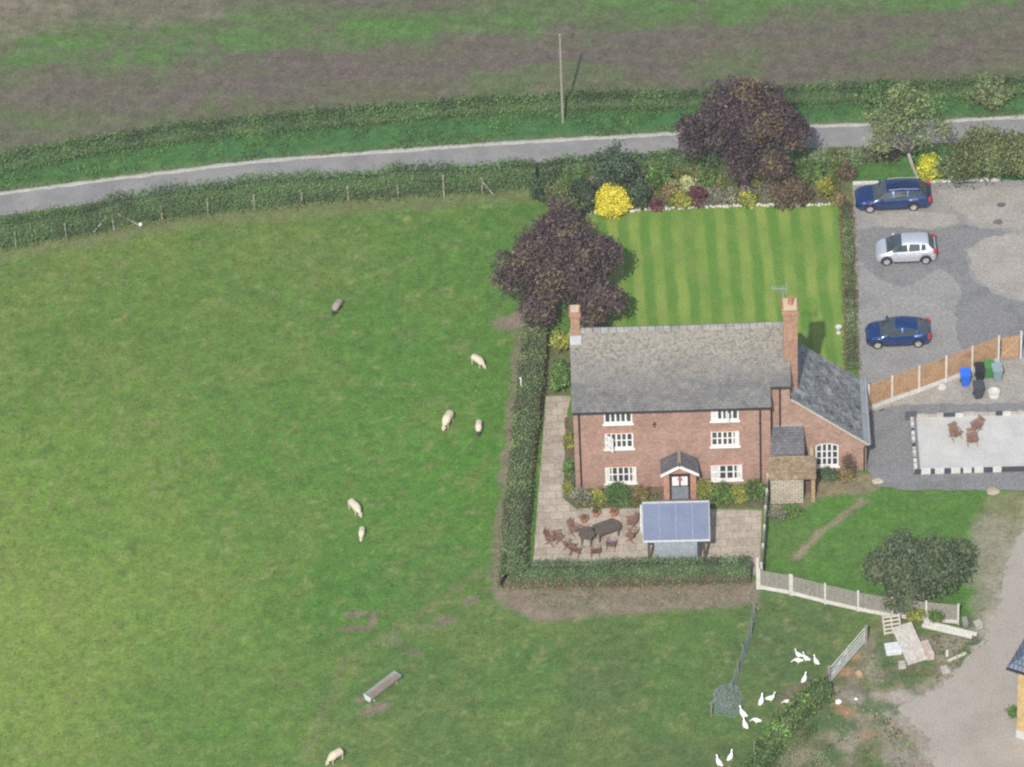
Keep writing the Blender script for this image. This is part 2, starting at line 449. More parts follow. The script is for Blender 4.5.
paint(blob(20, 8, 5, 3.5, 76), (.21, .18, .13), .7); paint(blob(160, 8, 5, 2, 77), (.17, .145, .115), .7)
paint(ma*sstep(.58, .76, n1), (.18, .155, .115), .35); paint(ma*sstep(.58, .75, fbm(X, Y, .6, 2, 83)), (.085, .10, .06), .55)
paint(band(0, 104, 560, 52, 1.5, 131), (.122, .100, .088), .75); paint(band(500, 56, 1024, 52, 2.2, 132), (.122, .100, .086), .7)
paint(band(-40, 62, 300, 40, 1.3, 141)*sstep(.3, .55, n3), (.075, .17, .040), .8); paint(band(0, 122, 620, 72, 1.0, 142)*sstep(.4, .62, n3), (.09, .135, .05), .65)
fur = np.sin((Y+.16*X-.0*X)*2*PI/1.15+2.2*fbm(X, Y, 6, 2, 121))*.5+.5
paint(ma*fur*sstep(.3, .6, n8), (.085, .078, .058), .28)
paint(ma*sstep(.4, .7, fbm(X*.2, Y+.16*X, 1.1, 3, 123)), (.10, .115, .06), .45)
paint(sstep(40, 120, t), (.11, .15, .055), .8)
# strip along the field fence
dfe = dist_line([(p[0], p[1]+2) for p in [(-60, 262), (16, 246), (66, 237), (114, 229), (162, 219), (208, 213), (255, 208.5), (303, 204.5), (349, 200.5), (399, 197.5), (444, 197), (482, 191.5), (540, 190)]])
paint((1-sstep(.5, 1.4, dfe+(n1-.5)*1.2)), (.15, .155, .08), .65)
# garden beds and banks behind the house
paint(soft_inside([(555, 172), (690, 160), (850, 152), (850, 204), (590, 213), (545, 200)], .4, .3), (.085, .115, .045), .9)
paint(soft_inside([(590, 190), (850, 182), (842, 203), (590, 212)], .3, .4), (.15, .12, .085), .7)
paint(soft_inside([(850, 150), (925, 150), (925, 184), (850, 186)], .3, .2), (.065, .15, .036), .9)
paint(soft_inside([(838, 200), (856, 184), (862, 370), (843, 366)], .2, .25), (.155, .14, .075), .9)
paint(soft_inside([(515, 330), (572, 330), (570, 395), (545, 400), (505, 590), (497, 590), (520, 380)], .3, .4), (.13, .125, .065), .8)
# bare soil round the garden hedge
paint(soft_inside([(492, 588), (510, 560), (760, 580), (760, 604), (640, 612), (540, 620), (498, 606)], .3, .5, 12), (.205, .165, .125), .95)
paint(1-sstep(.2, .8, dist_line([(500, 575), (510, 480), (521, 380), (524, 335)])+(n1-.5)*.9), (.20, .155, .125), .85)
paint(blob(515, 322, 1.3, 1.1, 14), (.22, .165, .145), .9)
# worn places in the pasture
for (x, y, a, b, s, r) in [(355, 613, .85, .28, 1, 0), (356, 628, 1.0, .3, 2, 0), (373, 619, .25, .7, 3, 0), (445, 618, .65, .35, 4, 5), (395, 640, .7, .4, 5, -30), (415, 652, .8, .4, 6, -20),
                           (375, 708, 1.1, .45, 7, 20), (360, 700, .5, .35, 8, 0), (432, 626, 1.2, .3, 9, 5), (470, 600, .6, .35, 10, 0)]:
    paint(blob(x, y, a, b, s, .35, r), (.19, .145, .115) if s not in (9, 5, 6) else (.14, .145, .08), .85)
# small garden right of the house
paint(soft_inside([(768, 505), (880, 478), (1024, 478), (1024, 520), (1000, 560), (995, 600), (960, 622), (890, 608), (765, 575)], .3, .2), (.072, .165, .030), .95)
paint(soft_inside([(768, 505), (880, 485), (1024, 485), (1010, 540), (890, 600), (765, 575)], .3, .2)*sstep(.45, .7, n3), (.10, .165, .05), .5)
paint(1-sstep(.05, .45, dist_line([(795, 556), (808, 545), (826, 528), (845, 513), (862, 500)])+(n1-.35)*.9), (.24, .20, .135), .9)
paint(soft_inside([(800, 478), (880, 472), (880, 490), (820, 497), (800, 510)], .15, .2), (.22, .17, .12), .8)
paint(soft_inside([(1024, 488), (985, 500), (975, 545), (990, 600), (1010, 560), (1040, 520)], .6, .8, 21), (.20, .185, .10), .75)
paint(soft_inside([(975, 520), (1012, 515), (1000, 590), (985, 630), (970, 600)], .4, .6, 22), (.24, .22, .17), .7)
# yard corner, mud and scrub by the track
scr = soft_inside([(760, 767), (800, 722), (838, 684), (865, 640), (960, 632), (995, 640), (940, 740), (930, 900), (700, 900)], .5, .5, 23)
paint(scr, (.135, .135, .07), .85)
paint(soft_inside([(830, 690), (900, 688), (945, 690), (985, 640), (1010, 590), (1100, 590), (1100, 900), (905, 900), (880, 720)], .5, .6, 24), (.25, .222, .185), .9)
paint(soft_inside([(1060, 470), (1026, 515), (1008, 545), (999, 575), (995, 600), (984, 628), (962, 653), (944, 676), (915, 690), (880, 694), (862, 708), (895, 724), (916, 742), (922, 767), (930, 900), (1250, 900), (1250, 470)], .7, .8, 25), (.312, .282, .245), .95)
paint(scr*sstep(.45, .65, fbm(X, Y, 1.4, 3, 91)), (.25, .215, .17), .8); paint(scr*sstep(.5, .65, fbm(X, Y, 1.2, 3, 93)), (.07, .125, .045), .8)
for (x, y, a, b, s) in [(845, 672, .7, .5, 1), (855, 655, .6, .45, 2), (850, 710, .9, .5, 3), (840, 702, .5, .5, 4), (868, 734, .6, .4, 5), (832, 690, .5, .4, 6)]:
    paint(blob(x, y, a, b, s), (.30, .185, .11), .85)
paint(1-sstep(.1, .5, dist_line([(885, 615), (870, 640), (850, 690)])+(n1-.4)*.9), (.19, .165, .125), .8)
paint(blob(795, 690, 1.4, .6, 33, .5, 25), (.15, .12, .085), .75)
alb *= (.86+.28*fbm(X, Y, .45, 2, 99))[..., None]
alb = np.clip(alb, .01, .9)
sd_ = ((X > -40) & (X < 42) & (Y > -42) & (Y < 48))
Z = np.where(sd_, (fbm(X, Y, .7, 3, 7)-.5)*.06, 0)-.05
Z -= .02*(1-sstep(.0, 2., np.abs(dr)))
ny_, nx_ = X.shape
idx = np.arange(ny_*nx_).reshape(ny_, nx_)
Q = np.stack([idx[:-1, :-1], idx[:-1, 1:], idx[1:, 1:], idx[1:, :-1]], -1).reshape(-1, 4)
gb = NB('ground_cover')
at = gb.n('ShaderNodeAttribute', attribute_name='albedo')
f1 = gb.noise(6.5, 4, .7); f2 = gb.noise(1.1, 4, .6); f3 = gb.noise(22, 2, .6)
c = gb.mix(1., at.outputs['Color'], gb.rng(f1, .3, .7, .76, 1.26), 'MULTIPLY'); c = gb.mix(1., c, gb.rng(gb.noise(3.1, 3, .7), .3, .7, .85, 1.15), 'MULTIPLY')
c = gb.mix(1., c, gb.rng(f2, .3, .7, .86, 1.15), 'MULTIPLY')
gb.bump(f1, .5, .06)
ground = npmesh('ground', np.stack([X, Y, Z], -1).reshape(-1, 3), Q, mats=[gb.fin(c, .95, .1)], smooth=True)
ca = ground.data.color_attributes.new('albedo', 'FLOAT_COLOR', 'POINT')
ca.data.foreach_set('color', np.concatenate([alb.reshape(-1, 3), np.ones((ny_*nx_, 1))], 1).astype(np.float32).ravel())
tag(ground, kind='structure')

def sheet(name, pts, z, mat, jit=.06, step=.35, px=True, seed=1):
    P = [G(*p) for p in pts] if px else [Vector((p[0], p[1], 0)) for p in pts]
    r = random.Random(seed); out = []
    for a, b in zip(P, P[1:]+P[:1]):
        n = max(1, int((b-a).length/step))
        for k in range(min(n, 400)):
            q = a.lerp(b, k/n); out.append((q.x+r.uniform(-jit, jit), q.y+r.uniform(-jit, jit)))
    bm = bmesh.new(); vs = [bm.verts.new((x, y, z)) for x, y in out]
    es = [bm.edges.new((vs[i], vs[(i+1) % len(vs)])) for i in range(len(vs))]
    bmesh.ops.triangle_fill(bm, edges=es, use_beauty=True, use_dissolve=False)
    bmesh.ops.recalc_face_normals(bm, faces=bm.faces)
    for f in bm.faces:
        if f.normal.z < 0: f.normal_flip()
    me = bpy.data.meshes.new(name); bm.to_mesh(me); bm.free(); me.materials.append(mat)
    o = bpy.data.objects.new(name, me); COL.objects.link(o)
    return tag(o, kind='structure')

def ribbon(name, pts, w, z, mat, seed=1):
    P = [Vector((*p, 0)) for p in pts]; V = []; Q = []
    for i, p in enumerate(P):
        d = (P[min(i+1, len(P)-1)]-P[max(0, i-1)]).normalized(); nrm = Vector((-d.y, d.x, 0))
        for k, o_ in enumerate((-1, -.5, 0, .5, 1)):
            j = random.uniform(-.06, .06) if abs(o_) == 1 else 0
            q = p+nrm*(o_*w/2+j); V.append((q.x, q.y, z+.03*(1-o_*o_)))
    for i in range(len(P)-1):
        for k in range(4): a = i*5+k; Q.append((a, a+5, a+6, a+1))
    return npmesh(name, V, Q, mats=[mat], smooth=True)
def resample(P, step):
    P = np.asarray(P, float); s = np.r_[0, np.cumsum(np.linalg.norm(np.diff(P, axis=0), axis=1))]
    t = np.arange(0, s[-1]+1e-6, step)
    out = np.stack([np.interp(t, s, P[:, k]) for k in range(P.shape[1])], 1)
    k = 5
    if len(out) > 2*k:
        pad = np.vstack([np.repeat(out[:1], k, 0), out, np.repeat(out[-1:], k, 0)])
        sm = sum(pad[i:i+len(out)] for i in range(2*k+1))/(2*k+1); sm[:k] = out[:k]; sm[-k:] = out[-k:]
        out = sm
    return out

# lane
ab = NB('lane_asphalt')
f = ab.noise(.5, 4, .6); g = ab.noise(14, 3, .7)
c = ab.ramp(f, [(.35, (.20, .20, .20)), (.65, (.26, .258, .25))]); c = ab.mix(1., c, ab.rng(g, .3, .7, .82, 1.18), 'MULTIPLY')
c = ab.mix(ab.rng(ab.noise(.28, 5, .7), .52, .66, 0, .5), c, (.30, .285, .255)); c = ab.mix(ab.rng(ab.noise(1.7, 4, .7), .60, .72, 0, .6), c, (.13, .125, .115))
M_LANE = ab.fin(c, .85, .2)
road = ribbon('road', resample(wpts(rd), .5), 2.25, .0, M_LANE); tag(road, kind='structure')
M_EDGE = mott('worn_lane_edge', (.34, .33, .30), (.42, .41, .38), 1.5)
eP = resample(wpts(rd), .5); dn = np.gradient(eP, axis=0); dn /= np.linalg.norm(dn, axis=1)[:, None]
nrm_ = np.stack([-dn[:, 1], dn[:, 0]], 1)
edge = ribbon('road_edge', eP+nrm_*.98, .36, .026, M_EDGE); tag(edge, kind='structure')

# lawn with mowing stripes
lb = NB('lawn_grass')
sp = lb.n('ShaderNodeSeparateXYZ'); lb.l(lb.co(), sp.inputs[0])
wn = lb.noise(.35, 2, .5)
mx = lb.n('ShaderNodeMath', operation='MULTIPLY_ADD'); lb.l(wn, mx.inputs[0]); mx.inputs[1].default_value = .5; lb.l(sp.outputs[0], mx.inputs[2])
sn = lb.n('ShaderNodeMath', operation='SINE'); mm = lb.n('ShaderNodeMath', operation='MULTIPLY'); lb.l(mx.outputs[0], mm.inputs[0]); mm.inputs[1].default_value = 2*PI/1.32
lb.l(mm.outputs[0], sn.inputs[0])
sf = lb.rng(sn.outputs[0], -.55, .55, 0, 1)
sf = lb.mix(1., sf, lb.rng(lb.noise(.22, 3, .6), .35, .6, .25, 1), 'MULTIPLY')
c = lb.mix(sf, (.100, .205, .034), (.205, .285, .060))
c = lb.mix(lb.rng(lb.noise(.5, 4, .6), .45, .7, 0, .5), c, (.20, .25, .065))
g = lb.noise(9, 3, .7); c = lb.mix(1., c, lb.rng(g, .3, .7, .75, 1.25), 'MULTIPLY'); lb.bump(g, .3, .03)
M_LAWN = lb.fin(c, .95, .1)
sheet('lawn', [(583, 215), (612, 212), (700, 208), (838, 203.5), (843, 270), (845, 366), (842, 420), (590, 420), (572, 330)], .004, M_LAWN, .07)

# car park, yard and their patches
M_TAR = mott('old_tarmac', (.205, .202, .198), (.27, .265, .255), .45, c3=(.225, .22, .21), sc2=6)
M_TARD = mott('dark_tarmac', (.15, .152, .158), (.205, .206, .21), .6, c3=(.18, .18, .182), sc2=6)
M_STAIN = mott('oil_stained_tarmac', (.10, .10, .10), (.16, .157, .15), 2)
M_CONCP = mott('worn_concrete', (.275, .255, .235), (.35, .33, .30), .7, sc2=6)
cp_R = 1250
sheet('car_park', [(853, 183), (1024, 180), (cp_R, 178), (cp_R, 330), (1100, 340), (1020, 362), (972, 374), (870, 414), (862, 420), (858, 330)], .004, M_TAR, .08)
sheet('asphalt_patch', [(857, 230), (880, 226), (930, 230), (965, 224), (975, 228), (1010, 232), (1012, 240), (985, 238), (965, 250), (968, 275), (990, 293), (1024, 302), (1100, 312), (1060, 330), (1018, 352), (985, 352), (960, 350), (955, 310), (962, 285), (940, 268), (905, 290), (880, 280), (858, 260)], .009, M_TARD, .16)
sheet('concrete_patch', [(872, 216), (900, 211), (955, 214), (962, 222), (930, 229), (882, 227)], .013, M_CONCP, .15)
sheet('concrete_patch', [(940, 190), (1024, 187), (1100, 190), (1060, 224), (1012, 229), (975, 226), (962, 212), (945, 206)], .013, M_CONCP, .15)
sheet('concrete_patch', [(970, 250), (988, 236), (1024, 233), (1120, 232), (1120, 306), (1024, 299), (1000, 291), (985, 285), (972, 268)], .013, M_CONCP, .18)
sheet('concrete_patch', [(880, 290), (915, 284), (945, 288), (950, 300), (935, 318), (900, 320), (880, 312)], .013, mott('faded_tarmac', (.235, .23, .22), (.285, .28, .27), .8), .2)
sheet('yard', [(866, 415), (975, 377), (1024, 363), (1300, 340), (1300, 500), (1024, 490), (905, 490), (878, 486), (868, 470)], .004, M_TARD, .06)
sheet('yard_concrete', [(872, 409), (972, 372), (1024, 357), (1250, 330), (1250, 398), (960, 404), (905, 404), (884, 408)], .008, mott('grey_concrete', (.25, .24, .215), (.34, .325, .295), .9, sc2=6), .1)

for i, (x, y, r_) in enumerate([(1001, 205, 3), (998, 222, 3.5)]):
    sheet('oil_stain', [(x+r_*1.5*math.cos(k*.7), y+r_*.8*math.sin(k*.7)) for k in range(9)], .018, M_STAIN, .05, .12, seed=i)

# patio
sheet('patio', [(546, 396), (571, 396), (566, 420), (563, 498), (575, 508), (640, 508), (762, 510), (760, 575), (532, 578)], .006, PAVING, .02)
M_SOIL = mott('bed_soil', (.10, .08, .055), (.17, .135, .095), 2.5)
sheet('flower_bed', [(565, 418), (575, 418), (577, 488), (764, 480), (763, 507), (577, 509), (576, 499), (564, 499)], .03, M_SOIL, .04)

# gravel track
M_TRACK = mott('gravel_track', (.29, .262, .23), (.345, .318, .282), .3, c3=(.31, .275, .235), sc2=11, bump=.1)
sheet('gravel_track', [(1060, 470), (1030, 515), (1013, 545), (1004, 575), (1000, 600), (990, 628), (968, 655), (950, 680), (925, 695), (910, 701), (898, 709), (914, 722), (929, 740), (935, 767), (940, 900), (1200, 900), (1200, 470)], .003, M_TRACK, .22, .3)

# ------------------------------------------------------------------ the house
HY = math.radians(-1.6)
HO = Vector((3.45, -9.55, 0))
H = empty('brick_house', HO, HY, 'red brick three-storey farmhouse with grey slate roof and white casement windows', 'house')
Hinv = Matrix.Rotation(-HY, 3, 'Z')
def FP(px, py, yl=0.0):
    """surveyed point on the house's front plane y=yl -> local x, z"""
    a = G(px, py, 0); b = G(px, py, 10)
    a = Hinv@(a-HO); b = Hinv@(b-HO)
    t = (yl-a.y)/(b.y-a.y); q = a.lerp(b, t); return q.x, q.z
XA, XB = 11.45, 12.62          # end of the front block, end of the set-back bay
YR, YBK, SET = 3.6, 7.2, .92   # ridge, back wall, set-back
ZE, ZR = 6.2, 9.25
sl_ = (ZR-ZE)/(YR+.12)
zf = lambda x, y: ZE+(y+.12)*sl_ if y <= YR else ZR-(y-YR)*sl_
zwall = lambda y: zf(0, y)-.1

wins = []   # (x0,x1,z0,z1,cols,rows)
for (a, b, c, d, n, r) in [(604, 632, 424, 412.5, 5, 1), (605, 633, 449, 433, 5, 2), (605.5, 636, 483.5, 466.5, 5, 2),
                           (711, 738.5, 421, 409.5, 5, 1), (711, 739, 446.5, 431, 5, 2), (711, 742, 480.5, 464.5, 4, 2)]:
    x0, z0 = FP(a, c); x1, z1 = FP(b, d-0.0); 
    wins.append((x0, x1, z0, min(z1, ZE-.14), n, r))
def wall_face(mb, x0, x1, z0, z1, y, holes, depth=.12):
    xs = sorted({x0, x1, *[h[0] for h in holes], *[h[1] for h in holes]}); zs = sorted({z0, z1, *[h[2] for h in holes], *[h[3] for h in holes]})
    for i in range(len(xs)-1):
        for j in range(len(zs)-1):
            cx = (xs[i]+xs[i+1])/2; cz = (zs[j]+zs[j+1])/2
            if any(h[0] < cx < h[1] and h[2] < cz < h[3] for h in holes): continue
            mb.add([(xs[i], y, zs[j]), (xs[i+1], y, zs[j]), (xs[i+1], y, zs[j+1]), (xs[i], y, zs[j+1])], [(0, 1, 2, 3)])
    for h in holes:
        a, b, c, d = h[:4]; e = y+depth
        mb.add([(a, y, c), (b, y, c), (b, y, d), (a, y, d), (a, e, c), (b, e, c), (b, e, d), (a, e, d)], [(0, 4, 5, 1), (1, 5, 6, 2), (2, 6, 7, 3), (3, 7, 4, 0)])
w = MB()
wall_face(w, 0, XA, 0, ZE-.10, 0, wins)
zs_ = zwall(SET)
w.add([(XA, SET, 0), (XB, SET, 0), (XB, SET, zs_), (XA, SET, zs_)], [(0, 1, 2, 3)])
w.add([(XA, 0, 0), (XA, SET, 0), (XA, SET, zs_), (XA, 0, ZE-.1)], [(0, 1, 2, 3)])
w.add([(0, 0, 0), (0, YBK, 0), (0, YBK, zwall(YBK)), (0, YR, zwall(YR)), (0, 0, ZE-.1)], [(0, 1, 2, 3, 4)])
w.add([(XB, SET, 0), (XB, YBK, 0), (XB, YBK, zwall(YBK)), (XB, YR, zwall(YR)), (XB, SET, zs_)], [(0, 1, 2, 3, 4)])
w.add([(0, YBK, 0), (XB, YBK, 0), (XB, YBK, zwall(YBK)), (0, YBK, zwall(YBK))], [(0, 1, 2, 3)])
w.build('wall', BRICK, H)
# roof: two slopes with the notch over the set-back bay
rf = MB()
XO = XB+.06
rf.slab([(-.06, -.12), (XA+.06, -.12), (XA+.06, SET-.12), (XO, SET-.12), (XO, YR), (-.06, YR)], zf, .09)
rf.slab([(-.06, YR), (XO, YR), (XO, YBK+.12), (-.06, YBK+.12)], zf, .09)
roof = rf.build('roof', SLATE, H)
# sagging, uneven old slates
bm = bmesh.new(); bm.from_mesh(roof.data)
bmesh.ops.triangulate(bm, faces=bm.faces)
bmesh.ops.subdivide_edges(bm, edges=[e for e in bm.edges if e.calc_length() > .8], cuts=5, use_grid_fill=True)
bmesh.ops.triangulate(bm, faces=bm.faces)
for v in bm.verts:
    v.co.z += .035*math.sin(v.co.x*1.1+1)*math.sin(v.co.y*.9)-.05*math.sin(max(0, min(1, v.co.x/XB))*PI)
bm.to_mesh(roof.data); bm.free()
rd_ = MB()
for k in range(28):
    x = -.06+k*(XB+.1)/28; dz = -.05*math.sin((x+.2)/XB*PI)
    rd_.beam((x+.01, YR, ZR+.0+dz), (x+(XB+.1)/28-.02, YR, ZR+dz-.0), .30, .16)
rd_.build('ridge_tiles', plain('ridge_tile', (.33, .32, .30), .8, .2, var=.3, scale=2), roof)
g_ = MB(); g_.tube([(-.05, -.19, ZE-.07), (XA+.05, -.19, ZE-.09)], .055, 8)
g_.build('gutter', BLACKIRON, H)
g_ = MB(); g_.tube([(XA+.08, SET-.19, zf(0, SET)-.20), (XO, SET-.19, zf(0, SET)-.21)], .05, 8); g_.build('gutter', BLACKIRON, H)
for (x, y, z1) in [(.33, -.07, ZE-.08), (XA-.60, -.07, ZE-.08), (XA+.07, SET-.08, zs_-.1), (XA+.58, SET-.08, zs_-.1)]:
    p = MB(); p.tube([(x, y, .1), (x, y, z1-.15), (x, y-.08, z1)], .05, 8)
    for z in (1.5, 3.2, 4.9): p.tube([(x, y, z-.04), (x, y, z+.04)], .065, 8)
    p.build('downpipe', BLACKIRON, H)

def window(x0, x1, z0, z1, n, r, y, parent, arch=0., curtain=None, openl=None):
    W_ = MB(); t = .085; yf = y+.03; yb = y+.10
    W_.box(x0, x1, yf, yb, z0, z0+t); W_.box(x0, x0+t, yf, yb, z0+t, z1-t if not arch else z1)
    W_.box(x1-t, x1, yf, yb, z0+t, z1-t if not arch else z1)
    if arch:
        m = 8; up = []; lo = []
        for k in range(m+1):
            u = k/m*2-1; zz = z1+arch*(1-u*u); xx = x0+(x1-x0)*k/m
            up.append((xx, zz)); lo.append((x0+t+(x1-x0-2*t)*k/m, zz-t*1.1))
        for k in range(m):
            vs = [(*q,) for q in ()]
            a, b, c, d = lo[k], lo[k+1], up[k+1], up[k]
            W_.add([(p[0], yy, p[1]) for yy in (yf, yb) for p in (a, b, c, d)], [(3, 2, 1, 0), (4, 5, 6, 7), (0, 1, 5, 4), (2, 3, 7, 6), (1, 2, 6, 5), (3, 0, 4, 7)])
    else:
        W_.box(x0, x1, yf, yb, z1-t, z1)
    f = W_.build('window', WHITE, parent)
    b = MB(); step = (x1-x0-2*t)/n; ztop = z1-t if not arch else z1
    for k in range(1, n):
        xm = x0+t+k*step; wd = .05 if k % 2 == 0 or n == 4 else .04
        b.box(xm-wd, xm+wd, yf+.012, yb-.01, z0+t, ztop)
    for k in range(1, r):
        zm = z0+t+(ztop-z0-t)*k/r; b.box(x0+t, x1-t, yf+.016, yb-.014, zm-.028, zm+.028)
    b.build('glazing_bar', WHITE, f)
    pz = MB(); pz.box(x0+.03, x1-.03, y+.075, y+.085, z0+.03, z1-.03 if not arch else z1+arch*.7)
    pz.build('pane', GLASS, f)
    s = MB(); s.box(x0-.08, x1+.08, y-.09, y+.028, z0-.09, z0-.004); s.build('sill', WHITE, f, bevel=.01)
    if not arch:
        ln = MB(); ln.box(x0-.12, x1+.12, y-.006, y-.001, z1+.003, z1+.23)
        if z1 < ZE-.5: ln.build('brick_lintel', LINTEL, f)
    if curtain:
        for (a, bb) in curtain:
            q = MB(); q.box(x0+t+(x1-x0-2*t)*a, x0+t+(x1-x0-2*t)*bb, y+.060, y+.072, z0+t, z1-t); q.build('curtain', CURTAIN, f)
    if openl:
        ha, hb, ang = openl
        xa = x0+(x1-x0)*ha; wdt = (hb-ha)*(x1-x0)
        c = MB(); hz0, hz1 = z0+.06, z1-.05
        M_ = Matrix.Translation((xa, yf-.005, 0))@Matrix.Rotation(math.radians(ang), 4, 'Z')
        for (u0_, u1_, v0, v1) in [(0, .09, hz0, hz1), (wdt-.09, wdt, hz0, hz1), (.09, wdt-.09, hz0, hz0+.09), (.09, wdt-.09, hz1-.09, hz1), (.09, wdt-.09, (hz0+hz1)/2-.03, (hz0+hz1)/2+.03), (wdt/2-.03, wdt/2+.03, hz0+.09, hz1-.09)]:
            c.box(u0_, u1_, -.04, 0, v0, v1, M_)
        cs = c.build('casement', WHITE, f); gp = MB(); gp.box(.07, wdt-.07, -.026, -.014, hz0+.07, hz1-.07, M_); gp.build('casement_pane', plain('painted_sky_glass', (.58, .61, .64), .15, .6), cs)  # open leaf's sky reflection is painted in as a pale pane colour
    return f
LINTEL = brickmat('lintel_brick', (.40, .15, .09), (.48, .21, .14), (.40, .31, .26), bw=.075, rh=.23, slope=None)
for i, wv in enumerate(wins):
    cur = {2: [(0, .13), (.9, 1)], 5: [(0, .24), (.86, 1)], 4: [(.88, 1)], 3: [(0, .2)]}.get(i)
    op = {1: (0.0, .36, -28), 3: (.55, .78, -62)}.get(i)
    if i == 1: op = (.02, .40, -42)
    window(*wv, 0, H, curtain=cur, openl=op)
# wall tie plate and floodlight on the front
x, z = FP(654.5, 424)
t_ = MB(); t_.box(x-.03, x+.03, -.05, -.005, z-.25, z+.2); t_.box(x-.12, x+.12, -.045, -.008, z-.03, z+.03); t_.build('tie_plate', BLACKIRON, H)

# wing: monopitch falling to the right
XW1 = XB+4.45; YW0, YW1 = SET, 6.3; ZW0, ZW1 = 5.95, 2.15
zw = lambda x, y: ZW0-(x-XB)*(ZW0-ZW1)/(XW1+.12-XB)
wx0, wz0 = FP(815.5, 466.5, YW0); wx1, wz1 = FP(838.5, 445, YW0)
w = MB()
hx = [(wx0, wx1, wz0, wz1)]
xs = [XB, wx0, wx1, XW1]
def strip(xa, xb, za0, zb0):
    w.add([(xa, YW0, za0), (xb, YW0, zb0), (xb, YW0, zw(xb, 0)-.09), (xa, YW0, zw(xa, 0)-.09)], [(0, 1, 2, 3)])
strip(XB, wx0, 0, 0); strip(wx1, XW1, 0, 0)
w.add([(wx0, YW0, 0), (wx1, YW0, 0), (wx1, YW0, wz0), (wx0, YW0, wz0)], [(0, 1, 2, 3)])
m = 8; pt = []
for k in range(m+1):
    u = k/m*2-1; pt.append((wx0+(wx1-wx0)*k/m, wz1+.16*(1-u*u)))
for k in range(m):
    a, b = pt[k], pt[k+1]
    w.add([(a[0], YW0, a[1]), (b[0], YW0, b[1]), (b[0], YW0, zw(b[0], 0)-.09), (a[0], YW0, zw(a[0], 0)-.09)], [(0, 1, 2, 3)])
    w.add([(a[0], YW0, a[1]), (b[0], YW0, b[1]), (b[0], YW0+.12, b[1]), (a[0], YW0+.12, a[1])], [(3, 2, 1, 0)])
w.add([(wx0, YW0, wz0), (wx1, YW0, wz0), (wx1, YW0+.12, wz0), (wx0, YW0+.12, wz0)], [(0, 1, 2, 3)])
w.add([(XW1, YW0, 0), (XW1, YW1, 0), (XW1, YW1, zw(XW1, 0)-.09), (XW1, YW0, zw(XW1, 0)-.09)], [(0, 1, 2, 3)])
w.add([(XB, YW1, 0), (XW1, YW1, 0), (XW1, YW1, zw(XW1, 0)-.09), (XB, YW1, zw(XB, 0)-.09)], [(0, 1, 2, 3)])
w.build('wing_wall', BRICK, H)
window(wx0, wx1, wz0, wz1, 4, 3, YW0, H, arch=.16)
r2 = MB(); r2.slab([(XB+.065, YW0-.07), (XW1+.14, YW0-.07), (XW1+.14, YW1+.07), (XB+.065, YW1+.07)], zw, .085)
wr = r2.build('wing_roof', SLATE_WING, H)
vg = MB(); vg.beam((XB+.07, YW0-.10, zw(XB+.07, 0)-.04), (XW1+.14, YW0-.10, zw(XW1+.14, 0)-.04), .05, .10); vg.build('verge_trim', MORTAR, wr)
gt = MB(); gt.tube([(XW1+.2, YW0-.1, zw(XW1, 0)-.1), (XW1+.2, YW1+.1, zw(XW1, 0)-.08)], .07, 8)
gt.build('gutter', LEAD, wr)
fl = MB(); fl.box(XW1-.08, XW1+.15, YW0-.06, YW1+.06, zw(XW1, 0)-.02, zw(XW1, 0)+.03, Matrix.Identity(4)); 
fl = MB(); fl.slab([(XW1-.16, YW0-.06), (XW1+.145, YW0-.06), (XW1+.145, YW1+.06), (XW1-.16, YW1+.06)], lambda x, y: zw(x, y)+.012, .01); fl.build('eaves_flashing', LEAD, wr)
for (x0_, y0_, sz) in [(XB+.25, YW0+1.05, .30)]:
    fl = MB(); fl.slab([(x0_, y0_), (x0_+.75, y0_-.05), (x0_+.78, y0_+.1), (x0_, y0_+.2)], lambda x, y: zw(x, y)+.02, .015); fl.build('flashing', LEAD, wr)
p = MB(); p.tube([(XW1-.12, YW0-.07, .1), (XW1-.12, YW0-.07, ZW1-.25), (XW1+.15, YW0-.09, ZW1-.1)], .045, 8); p.build('downpipe', BLACKIRON, H)

# chimneys
def chimney(x0, x1, y0, y1, z0, z1, mat, pots, taper=0., name='chimney'):
    c = MB()
    c.box(x0+taper, x1-taper*.3, y0, y1, z0, z0+(z1-z0)*.5)
    c.box(x0, x1, y0-.002, y1+.002, z0+(z1-z0)*.5, z1-.42)
    for k, e in enumerate((.04, .08, .05)): c.box(x0-e, x1+e, y0-e, y1+e, z1-.42+.14*k, z1-.28+.14*k)
    ch = c.build(name, mat, H)
    f = MB(); f.prism([(x0+.02, y0+.02), (x1-.02, y0+.02), (x1-.02, y1-.02), (x0+.02, y1-.02)], z1, z1+.06); f.build('flaunching', plain('flaunching', (.50, .42, .30), .9), ch)
    for (px_, py_, rr, hh) in pots:
        q = MB(); q.lathe([(rr*1.1, z1+.05), (rr, z1+.15), (rr*.85, z1+hh-.06), (rr*1.05, z1+hh-.04), (rr*1.05, z1+hh), (rr*.7, z1+hh)], 14, Matrix.Translation((px_, py_, 0)))
        q.build('chimney_pot', plain('terracotta_pot', (.40, .17, .10), .8), ch)
    return ch
cx0 = FP(782.5, 330, 2.0)[0]; cx1 = FP(798.5, 330, 2.0)[0]
big = chimney(12.3, 13.12, 1.95, 3.0, 4.9, 11.75, BRICK_CHIM, [(12.75, 2.5, .16, .5)], .03)
fl = MB(); fl.slab([(12.62+.08, 1.7), (13.5, 1.7), (13.5, 1.93), (12.62+.08, 1.93)], lambda x, y: zw(x, y)+.03, .02); fl.build('flashing', LEAD, big)
sm = chimney(0.02, .54, 3.38, 4.0, 8.6, 10.85, BRICK_CHIM, [])
